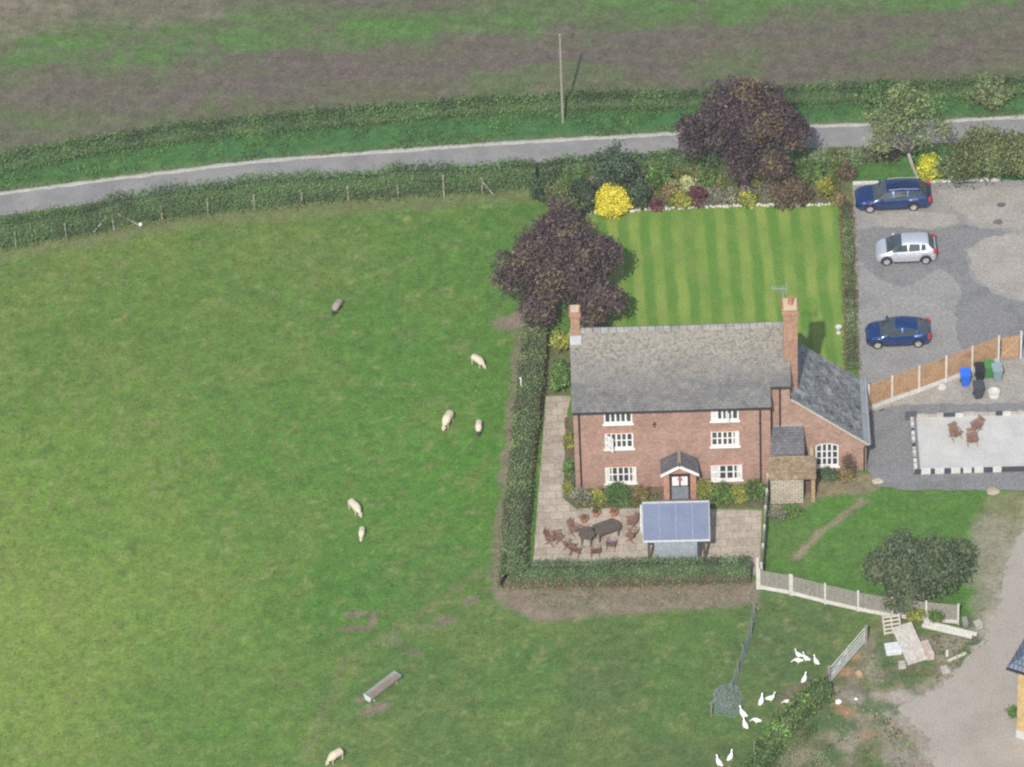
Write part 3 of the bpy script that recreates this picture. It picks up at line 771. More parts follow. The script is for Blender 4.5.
fl = MB(); fl.slab([(-.055, 2.95), (.60, 2.95), (.60, 3.36), (-.055, 3.36)], lambda x, y: zf(x, y)+.02, .02); fl.build('flashing', LEAD, sm)
an = MB(); an.tube([(12.35, 3.05, 11.2), (12.30, 3.05, 12.7)], .022, 6)
an.tube([(11.65, 3.05, 12.55), (12.65, 3.05, 12.45)], .014, 6)
for k in range(8):
    x = 11.7+k*.12; an.tube([(x, 2.75, 12.545-.012*k), (x, 3.35, 12.545-.012*k)], .009, 5)
an.box(12.52, 12.54, 2.75, 3.35, 12.3, 12.65)
an.build('television_aerial', plain('aerial_metal', (.38, .40, .42), .5), H)

# front porch
pxa, _ = FP(664, 500, -1.0); pxb, _ = FP(696.5, 500, -1.0); pc = (pxa+pxb)/2; PD = 1.15
po = MB()
for s in (pxa, pxb-.34):
    po.box(s, s+.34, -PD, -.004, 0, 2.02)
po.prism([(pxa+.1, 2.02), (pxb-.1, 2.02), (pc, 2.62)], PD-.06, .004, Matrix(((1, 0, 0, 0), (0, 0, -1, 0), (0, 1, 0, 0), (0, 0, 0, 1))))
porch = po.build('porch', LINTEL, H)
zp = lambda x, y: 2.88-abs(x-pc)*.62
pr = MB()
for a, b in ((pxa-.16, pc), (pc, pxb+.16)): pr.slab([(a, -PD-.14), (b, -PD-.14), (b, -.006), (a, -.006)], zp, .08)
pr.build('porch_roof', SLATE_SMALL, porch)
rt = MB(); rt.beam((pc, -PD-.14, 2.9), (pc, -.01, 2.9), .17, .09); rt.build('ridge_tile', plain('mossy_ridge', (.24, .21, .16), .9), porch)
bb = MB()
for a, b in ((pxa-.17, pc), (pxb+.17, pc)): bb.beam((a, -PD-.16, zp(a, 0)-.10), (b, -PD-.16, zp(b, 0)-.10), .035, .17, Vector((0, 1, 0)))
bb = MB()
for sg in (-1, 1):
    hw = (pxb-pxa)/2+.17
    vs = [(pc+sg*hw, 2.88-hw*.62-.0), (pc, 2.88), (pc, 2.66), (pc+sg*hw, 2.88-hw*.62-.2)]
    bb.add([(p[0], yy, p[1]-.02) for yy in (-PD-.145, -PD-.18) for p in vs], [(0, 1, 2, 3), (7, 6, 5, 4), (0, 4, 5, 1), (1, 5, 6, 2), (2, 6, 7, 3), (3, 7, 4, 0)])
bb.build('bargeboard', WHITE, porch)
fn = MB(); fn.lathe([(.03, 2.75), (.06, 2.9), (.02, 3.0), (.045, 3.06), (.0, 3.15)], 8, Matrix.Translation((pc, -PD-.17, 0))); fn.build('finial', BLACKIRON, porch)
ps = MB()
for s in (pxa+.345, pxb-.345-.10): ps.box(s, s+.10, -PD-.01, -PD+.09, 0, 2.0)
ps.box(pxa+.345, pxb-.345, -PD-.012, -PD+.088, 1.86, 2.015); ps.build('door_frame', DARKWOOD, porch)
dw0, dw1 = pxa+.46, pxb-.46
dl = MB(); dl.box(dw0, dw1, -PD+.02, -PD+.07, .05, 1.0); dl.build('door', plain('grey_blue_paint', (.20, .235, .27), .6), porch)
dm = (dw0+dw1)/2
for a, b in ((dw0+.04, dm-.05), (dm+.05, dw1-.04)):
    q = MB(); q.box(a, b, -PD+.01, -PD+.05, 1.12, 1.80); q.build('door_pane', WHITE, porch)
q = MB(); q.box(dw0, dw1, -PD+.055, -PD+.065, 1.0, 1.86); q.build('door_panel', DARKWOOD, porch)
q = MB(); q.lathe([(0, 0), (.13, .01), (.14, .04), (.0, .05)], 14, Matrix.Translation((pc, -PD-.06, 1.72))@Matrix.Rotation(PI/2, 4, 'X'))
q.build('door_wreath', plain('pink_wreath', (.45, .12, .22), .8), porch)

# outhouse in front of the set-back bay: two stepped roofs, whitewashed front, open brick passage on its right
oxa = FP(769.5, 480, -1.0)[0]; oxb = FP(803.5, 505, -1.9)[0]; oxc = FP(815, 482, -1.6)[0]
OF = -1.75                                    # front wall plane
O = MB(); O.box(oxa+.04, oxb, OF, SET-.005, 0, 2.02); out = O.build('outhouse', RUBBLE, H)
zl = lambda x, y: 2.10+(y-OF)*.52
t1 = MB(); t1.slab([(oxa-.06, OF-.1), (oxc+.06, OF-.1), (oxc+.06, OF+1.15), (oxa-.06, OF+1.15)], zl, .08); t1.build('tiled_roof', TILE_LICHEN, out)
w2 = MB(); w2.box(oxa+.2, oxb+.05, OF+1.1, SET-.006, 2.022, 2.95); w2.build('upper_wall', BRICK_PALE, out)
zu = lambda x, y: 2.98+(y-OF-1.15)*.50
t2 = MB(); t2.slab([(oxa+.12, OF+1.02), (oxb+.12, OF+1.02), (oxb+.12, SET-.008), (oxa+.12, SET-.008)], zu, .08); t2.build('slate_roof', SLATE_SMALL, out)
lf = MB(); lf.box(oxa+.13, oxb+.1, SET-.12, SET-.009, zu(0, SET)+.005, zu(0, SET)+.05); lf.build('flashing', LEAD, out)
w3 = MB(); w3.box(oxc-.22, oxc, OF+.05, SET-.006, 0, 2.02); w3.build('passage_wall', BRICK_PALE, out)
w4 = MB(); w4.box(oxb+.003, oxc-.223, OF+1.0, OF+1.1, 0, 2.0); w4.build('passage_back', plain('shaded_passage_brick', (.14, .09, .07), .9), out)  # shade inside the open passage is put into this darker brick colour

# ------------------------------------------------------------------ shelter over the patio
a = G(643.5, 541.5, 2.0); b = G(709.5, 540, 2.0); c = G(645, 503, 2.72); d = G(711.5, 501.5, 2.72)
ya = math.atan2(b.y-a.y, b.x-a.x); SW = (b-a).length; SD = (c-a).xy.length
sh = empty('garden_shelter', (a.x, a.y, .006), ya, 'open garden shelter with sloping blue-grey corrugated roof in front of the porch', 'shelter')
BLUE = NB('blue_polycarbonate')
f = BLUE.noise(.8, 3, .5); cc = BLUE.ramp(f, [(.3, (.165, .195, .285)), (.7, (.20, .235, .325))]); BLUE_ = BLUE.fin(cc, .42, .4)
r_ = MB(); n = 44; sl2 = .72/SD
vs = []; fs = []
for j in range(2):
    for i in range(n*2+1):
        x = SW*i/(n*2); z = 1.99+.72*j+(.018 if i % 2 else 0)
        vs.append((x, SD*j, z))
m = 2*n+1
fs = [(i, i+1, m+i+1, m+i) for i in range(m-1)]
k0 = len(vs); vs += [(v[0], v[1], v[2]-.012) for v in vs]; fs += [(k0+f_[3], k0+f_[2], k0+f_[1], k0+f_[0]) for f_ in fs]
r_.add(vs, fs); r_.build('roof_sheet', BLUE_, sh)
tr = MB(); tr.beam((-.04, -.02, 2.0), (SW+.04, -.02, 2.0), .07, .1); tr.build('front_gutter', plain('pale_gutter', (.58, .60, .63), .5), sh)
tr = MB(); tr.beam((-.03, SD, 2.73), (SW+.03, SD, 2.73), .09, .06); tr.build('rear_trim', plain('pale_trim', (.50, .53, .57), .5), sh)
for x in (-.02, SW+.02):
    tr = MB(); tr.beam((x, 0, 2.02), (x, SD, 2.74), .05, .05); tr.build('side_trim', plain('pale_trim', (.42, .45, .50), .5), sh)
for i in range(1, 4):
    tr = MB(); tr.beam((SW*i/4, .02, 2.025), (SW*i/4, SD, 2.745), .045, .015); tr.build('roof_bar', plain('roof_bar', (.27, .30, .41), .5), sh)
for (x, y, h) in [(.30, .22, 2.02), (SW-.30, .22, 2.02), (.12, SD-.1, 2.62), (SW-.12, SD-.1, 2.62), ]:
    q = MB(); q.box(x-.07, x+.07, y-.07, y+.07, 0, h); q.build('post', BROWNWOOD, sh)
q = MB(); q.box(.62, SW-.72, .12, .16, .05, 1.93); q.build('front_screen', plain('grey_blue_screen', (.30, .345, .385), .6), sh)
q = MB(); q.box(SW-.70, SW-.60, .1, .2, 0, 1.95); q.build('screen_post', plain('blue_black_post', (.06, .07, .09), .6), sh)
q = MB(); q.box(-.16, -.08, SD*.42, SD-.05, 1.75, 2.62, None); q.build('side_panel', WHITE, sh)

# ------------------------------------------------------------------ vegetation
def unit(n, up=0.):
    N = rng.normal(size=(n, 3)); N[:, 2] += up; return N/np.linalg.norm(N, axis=1)[:, None]
def lobes_cloud(C, R, nl, lr, per, size, up=.35, flat=.45, fill=.2, droop=0., spread=.16, squash=.8):
    """leaf clumps on the skins of many small lobes filling an ellipsoid crown"""
    C = np.array(C, float); R = np.array(R, float)
    L = C+unit(nl, .15)*R*rng.uniform(.35, .86, nl)[:, None]
    lrad = lr*rng.uniform(.65, 1.25, nl)
    P = []; O = []; mi = []
    for c, rr in zip(L, lrad):
        k = max(4, int(per*(rr/lr)**2))
        d = unit(k, up); q = c+d*rr*rng.uniform(.6, 1.08, k)[:, None]*np.array([1, 1, squash])
        mm = rng.choice(3, p=[.38, .34, .28]) if rng.random() < .8 else 1
        cl = max(1, 6)
        for s in range(cl):
            P.append(q+rng.normal(size=q.shape)*spread*np.array([1, 1, .8])-np.array([0, 0, droop*rng.random()])); O.append(d)
            mi.append(np.where(rng.random(k) < .62, mm, rng.integers(0, 3, k)))
    P = np.concatenate(P); O = np.concatenate(O); mi = np.concatenate(mi)
    ok = P[:, 2] > .03
    return P[ok], O[ok], mi[ok], L
def add_leaves(name, P, O, mi, size, mats, parent, flat=.45):
    V, Q = leaves(P, size, O, flat)
    return npmesh(name, V, Q, mi, mats, parent)
def limbs(base, tips, r, mat, parent, lean=None, name='trunk', fork=.38):
    t = MB(); base = Vector(base); tips = [Vector(x) for x in tips]
    mean = sum(tips, Vector())/len(tips); f = base.lerp(mean, fork) if lean is None else Vector(lean)
    t.tube([base+Vector((0, 0, -.15)), base+Vector((0, 0, .12)), base.lerp(f, .5)+Vector((random.uniform(-.06, .06), 0, 0)), f], [r*1.45, r*1.1, r*.9, r*.78], 9)
    for tip in tips:
        mid = f.lerp(tip, .5)+Vector((random.uniform(-.15, .15), random.uniform(-.15, .15), random.uniform(.05, .3)))
        t.tube([f.lerp(base, .06), f.lerp(mid, .5)+Vector((0, 0, .08)), mid, tip], [r*.55, r*.42, r*.3, r*.08], 6)
        for _ in range(3):
            s = mid.lerp(tip, random.uniform(0, .6)); e = s+Vector((random.uniform(-.8, .8), random.uniform(-.8, .8), random.uniform(-.1, .7)))
            t.tube([s, s.lerp(e, .5)+Vector((0, 0, .06)), e], [r*.2, r*.13, r*.04], 5)
    return t.build(name, mat, parent, smooth=True)
def local(root, pts): return [p-root.location for p in pts]

def tree(name, base, C, R, mats, label, bark, nl=40, lr=.9, per=26, size=.13, r=.2, group=None, extra=(), lean=None, sparse=False, **kw):
    root = empty(name, base, 0, label, 'tree', group)
    b = np.array(base)
    P, O, mi, L = lobes_cloud(np.array(C)-b, R, nl, lr, per, size, **kw)
    for (c2, r2, n2) in extra:
        p2, o2, m2, l2 = lobes_cloud(np.array(c2)-b, r2, n2, lr*.85, per, size, **kw)
        P = np.concatenate([P, p2]); O = np.concatenate([O, o2]); mi = np.concatenate([mi, m2]); L = np.concatenate([L, l2])
    add_leaves('crown', P, O, mi, size, mats, root)
    k = rng.choice(len(L), min(len(L), 16), replace=False)
    limbs((0, 0, 0), [Vector(L[i]) for i in k], r, bark, root, lean)
    return root
def shrub(name, px, py, w, h, mats, label, cat='shrub', size=.09, nl=None, per=16, dense=1., deep=None, group=None, squash=.8):
    """px, py: where its foot stands; w, h in metres"""
    g = G(px, py); d = deep or w
    root = empty(name, g, 0, label, cat, group)
    nl = nl or max(4, int(10*dense*w))
    P, O, mi, L = lobes_cloud((0, 0, h*.52), (w/2*.92, d/2*.92, h*.5), nl, max(.13, min(w, h)*.24), per, size, spread=.10, squash=squash)
    add_leaves('foliage', P, O, mi, size, mats, root)
    t = MB()
    for i in range(min(6, len(L))):
        q = Vector(L[i]); t.tube([(random.uniform(-.05, .05), random.uniform(-.05, .05), -.05), q*.5+Vector((0, 0, .03)), q], [.03, .02, .008], 5)
    t.build('stem', BARK, root)
    return root

c = G(552, 318, 0)
tree('copper_beech', c, G(557, 262, 4.3), (3.25, 3.2, 3.0), L_COPPER, 'round purple-brown tree at the left end of the farmhouse', BARK, nl=95, lr=.9, per=56, size=.105, r=.26,
     extra=[(G(606, 303, 3.4), (.95, .9, .8), 7), (G(512, 272, 4.0), (.8, .8, 1.1), 6), (G(563, 222, 5.2), (1.3, 1.1, 1.0), 10), (G(535, 308, 2.6), (.8, .7, .9), 8), (G(601, 258, 4.4), (.9, .9, 1.3), 10), (G(590, 310, 2.6), (.9, .8, .9), 8)], fill=.2)
c = G(744, 190, 0)
tree('copper_beech', c, G(745, 118, 5.6), (3.35, 2.9, 2.2), L_COPPER2, 'wide dark purple tree overhanging the lane behind the lawn', BARK, nl=70, lr=.9, per=60, size=.105, r=.28,
     extra=[(G(737, 160, 3.2), (1.1, .9, 1.0), 9), (G(771, 163, 3.0), (1.05, .9, 1.0), 9), (G(790, 128, 4.6), (1.0, 1.0, 1.4), 9), (G(692, 132, 4.0), (.8, .8, 1.2), 8)])
c = G(919, 181, 0)
tree('apple_tree', c, G(905, 120, 5.0), (2.3, 2.0, 1.9), L_PALE, 'thin pale olive tree with open branches at the head of the car park', BARKPALE, nl=46, lr=.7, per=12, size=.09, r=.13, lean=Vector((-.7, .1, 2.3)),
     extra=[(G(880, 146, 3.6), (.8, .7, .6), 7), (G(940, 130, 4.0), (.8, .7, .7), 7), (G(905, 95, 6.2), (1.2, 1.0, .7), 9), (G(875, 120, 4.6), (.7, .7, .9), 6)], droop=.3)
c = G(990, 179, 0)
tree('bushy_tree', c, G(990, 153, 2.5), (2.5, 1.6, 1.5), L_OLIVE, 'low spreading olive-green tree at the back corner of the car park', BARK, nl=42, lr=.75, per=40, size=.10, r=.15,
     extra=[(G(1024, 163, 2.6), (1.5, 1.3, 1.5), 14), (G(957, 168, 1.7), (.9, .9, .9), 8)])
c = G(922, 600, 0)
tree('bushy_tree', c, G(921, 566, 2.3), (2.55, 2.0, 1.9), [leafmat('dark_olive_leaf', (.048, .082, .040), (.09, .132, .068)), leafmat('dark_olive_leaf', (.06, .092, .045), (.11, .145, .072)), leafmat('dark_olive_leaf', (.085, .095, .055), (.15, .155, .085))],
     'dark grey-green tree leaning over the grey panel fence', BARK, nl=52, lr=.8, per=52, size=.10, r=.18,
     extra=[(G(882, 568, 1.8), (.6, .6, .9), 7), (G(903, 598, 1.2), (.9, .7, .8), 8), (G(962, 560, 1.9), (.6, .7, .8), 5)])
c = G(617, 196, 0)
tree('yew_tree', c, G(617, 172, 2.0), (1.75, 1.3, 1.7), L_BLUE, 'loose blue-green tree behind the bright yellow shrub', BARK, nl=26, lr=.5, per=24, size=.085, r=.1, extra=[(G(614, 150, 3.4), (.35, .35, .8), 4)])
c = G(562, 222, 0)
tree('olive_grey_tree', c, G(562, 200, 2.6), (1.1, .9, 1.1), L_OLIVE, 'small grey-olive tree showing above the round purple tree', BARK, nl=18, lr=.45, per=26, size=.09, r=.1)

for (n, x, y, w_, h_, ms, lab, kw) in [
    ('yellow_shrub', 613, 213, 2.05, 1.7, L_YELLOW, 'bright golden yellow rounded shrub at the lawn edge', dict(dense=4, per=30, size=.075)),
    ('laurel_shrub', 583, 208, 1.9, 2.0, L_DARK, 'dark green dense shrub left of the golden shrub', dict(dense=2, per=26)),
    ('lime_shrub', 931, 181, 1.55, 2.0, L_LIME, 'lime yellow upright shrub beside the thin pale tree', dict(dense=2.2, per=26)),
    ('dark_shrub', 640, 205, 1.5, 1.6, L_DARK, 'dark green shrub right of the golden shrub', dict(dense=2)),
    ('green_shrub', 659, 186, 1.5, 1.4, L_MID, 'mid green shrub near the lane behind the lawn', dict(dense=1.6)),
    ('rust_shrub', 671, 198, 1.1, 1.2, L_RUST, 'rusty brown shrub in the border left of the cream flowers', dict(dense=1.5)),
    ('yellow_green_shrub', 683, 206, 1.2, .9, L_YG, 'yellow-green low shrub left of the dark red bush', dict(dense=2)),
    ('cream_flower_bush', 687, 190, .85, .9, L_CREAM, 'pale cream flowering bush under the wide purple tree', dict(dense=2.4)),
    ('red_shrub', 698, 204, 1.0, 1.25, L_RED, 'dark red upright bush next to the cream flowering bush', dict(dense=2.2)),
    ('red_plant', 657, 208, .75, .5, L_RED, 'small dull red plant at the stone edging', dict(dense=2.5)),
    ('brown_shrub', 792, 204, 2.3, 1.7, L_BROWN, 'broad brown shrub at the right end of the lawn border', dict(dense=2, per=26)),
    ('lime_plant', 748, 204, 1.0, .7, L_YG, 'yellow-green plant below the trunk of the purple tree', dict(dense=2)),
    ('grey_plant', 724, 200, 1.4, .6, L_GREY, 'low grey-green plants on the bare border soil', dict(dense=1.6)),
    ('yellow_green_shrub', 826, 196, 1.1, 1.1, L_YG, 'yellow-green shrub in the corner between lawn and car park', dict(dense=2)),
    ('orange_flower_plant', 836, 203, .65, .5, L_RUST, 'small orange flowering plant at the lawn corner', dict(dense=2.5)),
    ('green_shrub', 812, 180, 1.4, 1.2, L_MID, 'mid green shrub behind the broad brown shrub', dict(dense=1.6)),
    ('rust_shrub', 848, 178, 1.1, .9, L_BROWN, 'brown-green shrub left of the top blue car', dict(dense=1.6)),
    ('green_shrub', 707, 184, 1.2, 1.0, L_MID, 'green shrub shaded by the left side of the purple tree', dict(dense=1.6)),
    ('grey_shrub', 597, 190, 1.2, 1.1, L_GREY, 'grey-green shrub between the dark shrub and the lane hedge', dict(dense=1.5)),
    ('dark_shrub', 541, 200, 1.2, 1.9, L_DARK, 'dark shrub at the end of the lane hedge by the pasture corner', dict(dense=2)),
    ('clipped_bush', 618, 503, 1.45, 1.15, L_CLIP, 'clipped rounded green bush under the left ground-floor window', dict(dense=4, per=30, size=.055)),
    ('grey_shrub', 581, 503, 1.3, 1.1, L_GREY, 'straggly grey-green shrub at the left house corner', dict(dense=2, size=.06)),
    ('flowering_plant', 598, 503, 1.1, .9, L_YG, 'yellow-green flowering plant left of the clipped bush', dict(dense=2.5, size=.06)),
    ('rust_plant', 641, 500, 1.2, .85, L_RUST, 'orange-brown plant right of the clipped bush', dict(dense=2.5, size=.06)),
    ('yellow_green_shrub', 705, 497, 1.0, 1.25, L_YG, 'yellow-green climber right of the front porch', dict(dense=2.5, size=.06)),
    ('green_plant', 722, 499, 1.2, 1.1, L_MID, 'leafy green plant under the right ground-floor window', dict(dense=2.2, size=.06)),
    ('flowering_plant', 738, 500, 1.1, .85, L_YG, 'yellow flowering plant between two green ones by the house wall', dict(dense=2.2, size=.06)),
    ('green_plant', 754, 497, 1.2, 1.15, L_MID, 'green plant beside the narrow side fence at the house wall', dict(dense=2.2, size=.06)),
    ('wall_plant', 569, 445, .42, .7, L_YG, 'yellowish plant in the strip bed along the left house end, farthest back', dict(dense=4, size=.06, deep=1.4)),
    ('wall_plant', 568, 472, .42, .7, L_MID, 'green plant in the strip bed along the left house end', dict(dense=4, size=.06, deep=1.5)),
    ('wall_plant', 569, 492, .5, .6, L_YG, 'yellow-leaved plant at the front of the side strip bed', dict(dense=4, size=.06, deep=.9)),
    ('window_plant', 828, 478, 1.1, .55, L_BLUE, 'blue-green plant under the arched wing window', dict(dense=2.2, size=.06)),
    ('rust_plant', 846, 479, 1.1, .5, L_RUST, 'orange-brown plant at the wing wall right of the arched window', dict(dense=2, size=.06)),
    ('wall_climber', 850, 473, .9, 1.5, L_BROWN, 'bare brown climber on the wing wall near the right corner', dict(dense=1.2, size=.05, deep=.25)),
    ('garden_plant', 778, 518, 1.1, .7, L_GREY, 'grey flowering plant in front of the whitewashed outhouse', dict(dense=2, size=.06)),
    ('garden_plant', 794, 514, .8, .6, L_MID, 'green plant at the outhouse front corner', dict(dense=2, size=.06)),
    ('fence_shrub', 914, 618, 1.0, 1.1, L_YG, 'yellow-green shrub growing through the grey fence under the dark tree', dict(dense=2)),
    ('fence_shrub', 936, 620, 1.2, .9, L_MID, 'green shrub at the fence behind the stacked concrete posts', dict(dense=2)),
    ('golden_shrub', 561, 384, 1.25, 1.5, L_MID, 'tall light green shrub against the left gable behind the path', dict(dense=2.4, per=24, deep=3.2)),
    ('golden_shrub', 562, 352, 1.2, 1.5, L_YG, 'yellow-green shrub under the purple tree at the left gable', dict(dense=2, deep=1.6)),
    ('verge_bush', 880, 103, 2.4, 1.6, L_NORTH, 'round green bush in the far field hedge right of the wide purple tree', dict(dense=1.8, size=.11)),
    ('verge_bush', 990, 99, 3.4, 1.2, L_HEDGE_DULL, 'dull green wide bush in the far field hedge near the right edge', dict(dense=1.6, size=.11)),
]:
    shrub(n, x, y, w_, h_, ms, lab, **kw)

def hedge(name, P, w, h, mats, label, per_m=260, size=.10, core=(.052, .078, .036), rough=.25, gaps=0., low=None, hv=.25):
    """P: foot centre line (world xy), box section with a ragged leafy skin"""
    P = resample(P, .45); n = len(P)
    T = np.gradient(P, axis=0); T /= np.linalg.norm(T, axis=1)[:, None]; N = np.stack([-T[:, 1], T[:, 0]], 1)
    s = np.arange(n)*.45; hh = h*(1-hv+2*hv*fbm(s, s*0, 2.2, 3, abs(hash(label)) % 97 if False else len(label)))
    ww = w*(.85+.3*fbm(s, s*0+5, 1.7, 3, len(label)+5))
    root = empty(name, (P[0][0], P[0][1], 0), 0, label, 'hedge')
    o3 = np.array([P[0][0], P[0][1], 0])
    sec = [(-.42, 0), (-.46, .45), (-.36, .82), (-.14, .93), (.14, .93), (.36, .82), (.46, .45), (.42, 0)]
    V = []; Qd = []
    for i in range(n):
        for a, b in sec:
            q = P[i]+N[i]*(a*ww[i]*.86+rng.normal()*.03); V.append((q[0], q[1], b*hh[i]*.9-.06))
    k = len(sec)
    for i in range(n-1):
        for j in range(k-1): a = i*k+j; Qd.append((a, a+1, a+k+1, a+k))
    V = np.array(V)-o3
    m_core = bpy.data.materials.get('hedge_twigs') or mott('hedge_twigs', core, tuple(1.9*x for x in core), 4)
    co_ = npmesh('stems', V, Qd, mats=[m_core], parent=root)
    tot = int(per_m*s[-1])
    i = rng.integers(0, n-1, tot); f = rng.random(tot)
    c = P[i]*(1-f)[:, None]+P[i+1]*f[:, None]; nn = N[i]; H_ = hh[i]; W_ = ww[i]
    t = rng.random(tot)*(2*h+w)/(2*h+w)
    u = t*(2*h+w); a = np.where(u < h, -.5, np.where(u < h+w, (u-h)/w-.5, .5)); zz = np.where(u < h, u/h, np.where(u < h+w, 1., (2*h+w-u)/h))
    rd2 = np.where((np.abs(a) > .35) & (zz > .8), .88, 1)
    lump = rng.normal(size=tot)*rough*.35
    off = a*W_*rd2+np.sign(a)*np.where(np.abs(a) > .49, lump, 0)+rng.normal(size=tot)*.05
    z = zz*H_*rd2+np.where(np.abs(a) < .49, lump, 0)+rng.normal(size=tot)*.05
    Pp = np.stack([c[:, 0]+nn[:, 0]*off, c[:, 1]+nn[:, 1]*off, np.maximum(z, .04)], 1)-o3
    O = np.stack([nn[:, 0]*np.sign(a)*(np.abs(a) > .49), nn[:, 1]*np.sign(a)*(np.abs(a) > .49), (np.abs(a) < .49)*1.], 1)
    cl = vnoise(c[:, 0], c[:, 1]+z, 1.1, 3)+.35*(rng.random(tot)-.5)
    mi = np.digitize(cl, [.38, .62])
    if low: mi = np.where((zz < .62) & (rng.random(tot) < .75), 3, mi); mats = list(mats)+[low]
    V2, Q2 = leaves(Pp, size, O, .4)
    npmesh('foliage', V2, Q2, mi, mats, root)
    return root
def wl(pts): return [tuple(G(*p)[:2]) for p in pts]
# lane hedge on the pasture side
hedge('field_hedge', wl([(-900, 480), (-200, 288), (0, 244), (66, 231), (162, 212.5), (255, 202), (348, 193.5), (444, 189), (500, 184), (536, 181)]), 1.25, 1.65, L_HEDGE,
      'long green field hedge between the pasture fence and the lane', 620, .072, rough=.6, hv=.3)
hedge('garden_back_hedge', wl([(540, 180), (600, 172), (680, 166), (735, 163)]), 1.0, 1.1, L_HEDGE, 'low green hedge between the flower border and the lane', 300, .10, rough=.4)
hedge('car_park_hedge', wl([(800, 162), (850, 160), (905, 157)]), .8, .7, L_HEDGE_DULL, 'short low hedge along the lane above the top blue car', 280, .09, rough=.4)
P_ = np.array(wl(north[:-1])); P_[:, 1] += .1
hedge('far_field_hedge', [tuple(q) for q in P_], 1.3, .58, L_NORTH, 'long ragged hedge at the ploughed field edge beyond the lane', 420, .075, rough=.7, hv=.45)
# garden hedge: long side and front
hedge('side_hedge', wl([(536, 336), (531, 390), (520.5, 480), (514.5, 550), (511, 594)]), 1.3, 1.6, L_GARDEN_HEDGE, 'tall clipped hedge running along the left side of the patio', 760, .062, rough=.22, hv=.08, low=L_BROWN[1])
hedge('front_hedge', wl([(509, 583), (600, 581), (680, 579), (754, 577)]), 1.15, 1.3, L_FRONT_HEDGE, 'clipped hedge along the front of the patio below the shelter', 760, .062, rough=.28, hv=.12, low=L_BROWN[2])
hedge('lawn_hedge', wl([(846, 205), (849, 260), (851, 320), (852, 372)]), .55, .32, L_HEDGE_DULL, 'thin low brown-green hedge between the striped lawn and car park', 260, .06, rough=.35, hv=.45, low=L_BROWN[2])
hedge('bank_hedge', wl([(828, 692), (806, 706), (788, 725), (772, 745), (756, 775), (740, 800)]), 1.1, .9, L_MID, 'overgrown green hedge bank beside the white geese', 360, .09, rough=.5, hv=.3)

def scatter(name, polys, dens, size, mats, hmax=.25, seed=1):
    Pp = []
    for poly in polys:
        p = wpts(poly); lo, hi = p.min(0), p.max(0); n = int(dens*(hi-lo).prod())
        q = lo+(hi-lo)*rng.random((n, 2)); c = np.zeros(n, bool); m = len(p)
        for i in range(m):
            (x1, y1), (x2, y2) = p[i], p[(i+1) % m]
            if y1 == y2: continue
            c ^= ((y1 > q[:, 1]) != (y2 > q[:, 1])) & (q[:, 0] < (x2-x1)*(q[:, 1]-y1)/(y2-y1)+x1)
        q = q[c]; w_ = fbm(q[:, 0], q[:, 1], 1.1, 3, seed); q = q[w_ > rng.uniform(.40, .62, len(q))]
        Pp.append(q)
    q = np.concatenate(Pp); hgt = hmax*fbm(q[:, 0], q[:, 1], .8, 2, seed+3)
    P3 = np.stack([q[:, 0], q[:, 1], hgt*rng.random(len(q))], 1)
    V, Q_ = leaves(P3, size); o = npmesh(name, V, Q_, np.digitize(fbm(q[:, 0], q[:, 1], 1.6, 2, seed+5)+.2*(rng.random(len(q))-.5), [.42, .58]), mats)
    return tag(o, kind='stuff')
scatter('weeds', [[(770, 767), (800, 735), (838, 700), (880, 712), (915, 745), (925, 800), (760, 800)]], 120, .07, L_WEED, .45, 2)
scatter('weeds', [[(865, 645), (960, 632), (990, 640), (950, 680), (900, 688), (850, 685)]], 60, .06, L_WEED, .25, 5)
scatter('verge_grass', [[(0, 178), (230, 140), (540, 115), (680, 109), (680, 134), (500, 143), (260, 161), (0, 193)], [(812, 104), (1024, 96), (1024, 119), (812, 125)]], 60, .085, L_NORTH, .3, 7)
scatter('border_plants', [[(560, 178), (700, 168), (840, 165), (840, 200), (700, 208), (570, 210)]], 800, .07, L_BORDER, .9, 9)
scatter('bed_plants', [[(577, 502), (640, 498), (662, 496), (662, 508), (577, 511)], [(698, 496), (763, 490), (763, 506), (698, 509)], [(565, 425), (573, 425), (574, 498), (563, 498)]], 1100, .07, L_BORDER, .8, 15)
scatter('pasture_tussocks', [[(-60, 270), (120, 238), (400, 205), (530, 200), (500, 330), (495, 600), (760, 620), (735, 800), (-60, 800)]], 12, .06, L_TUSS, .09, 19)
scatter('rough_grass', [[(492, 588), (510, 575), (760, 590), (756, 604), (560, 612)], [(515, 330), (540, 330), (510, 590), (498, 585)], [(838, 204), (856, 190), (862, 372), (845, 366)]], 60, .06, L_GARDEN_HEDGE, .2, 11)
scatter('rough_grass', [[(-40, 262), (16, 252), (114, 233), (255, 212), (399, 200), (540, 193), (540, 187), (399, 193), (255, 203), (114, 222), (16, 240), (-40, 252)]], 60, .06, L_GARDEN_HEDGE, .22, 13)

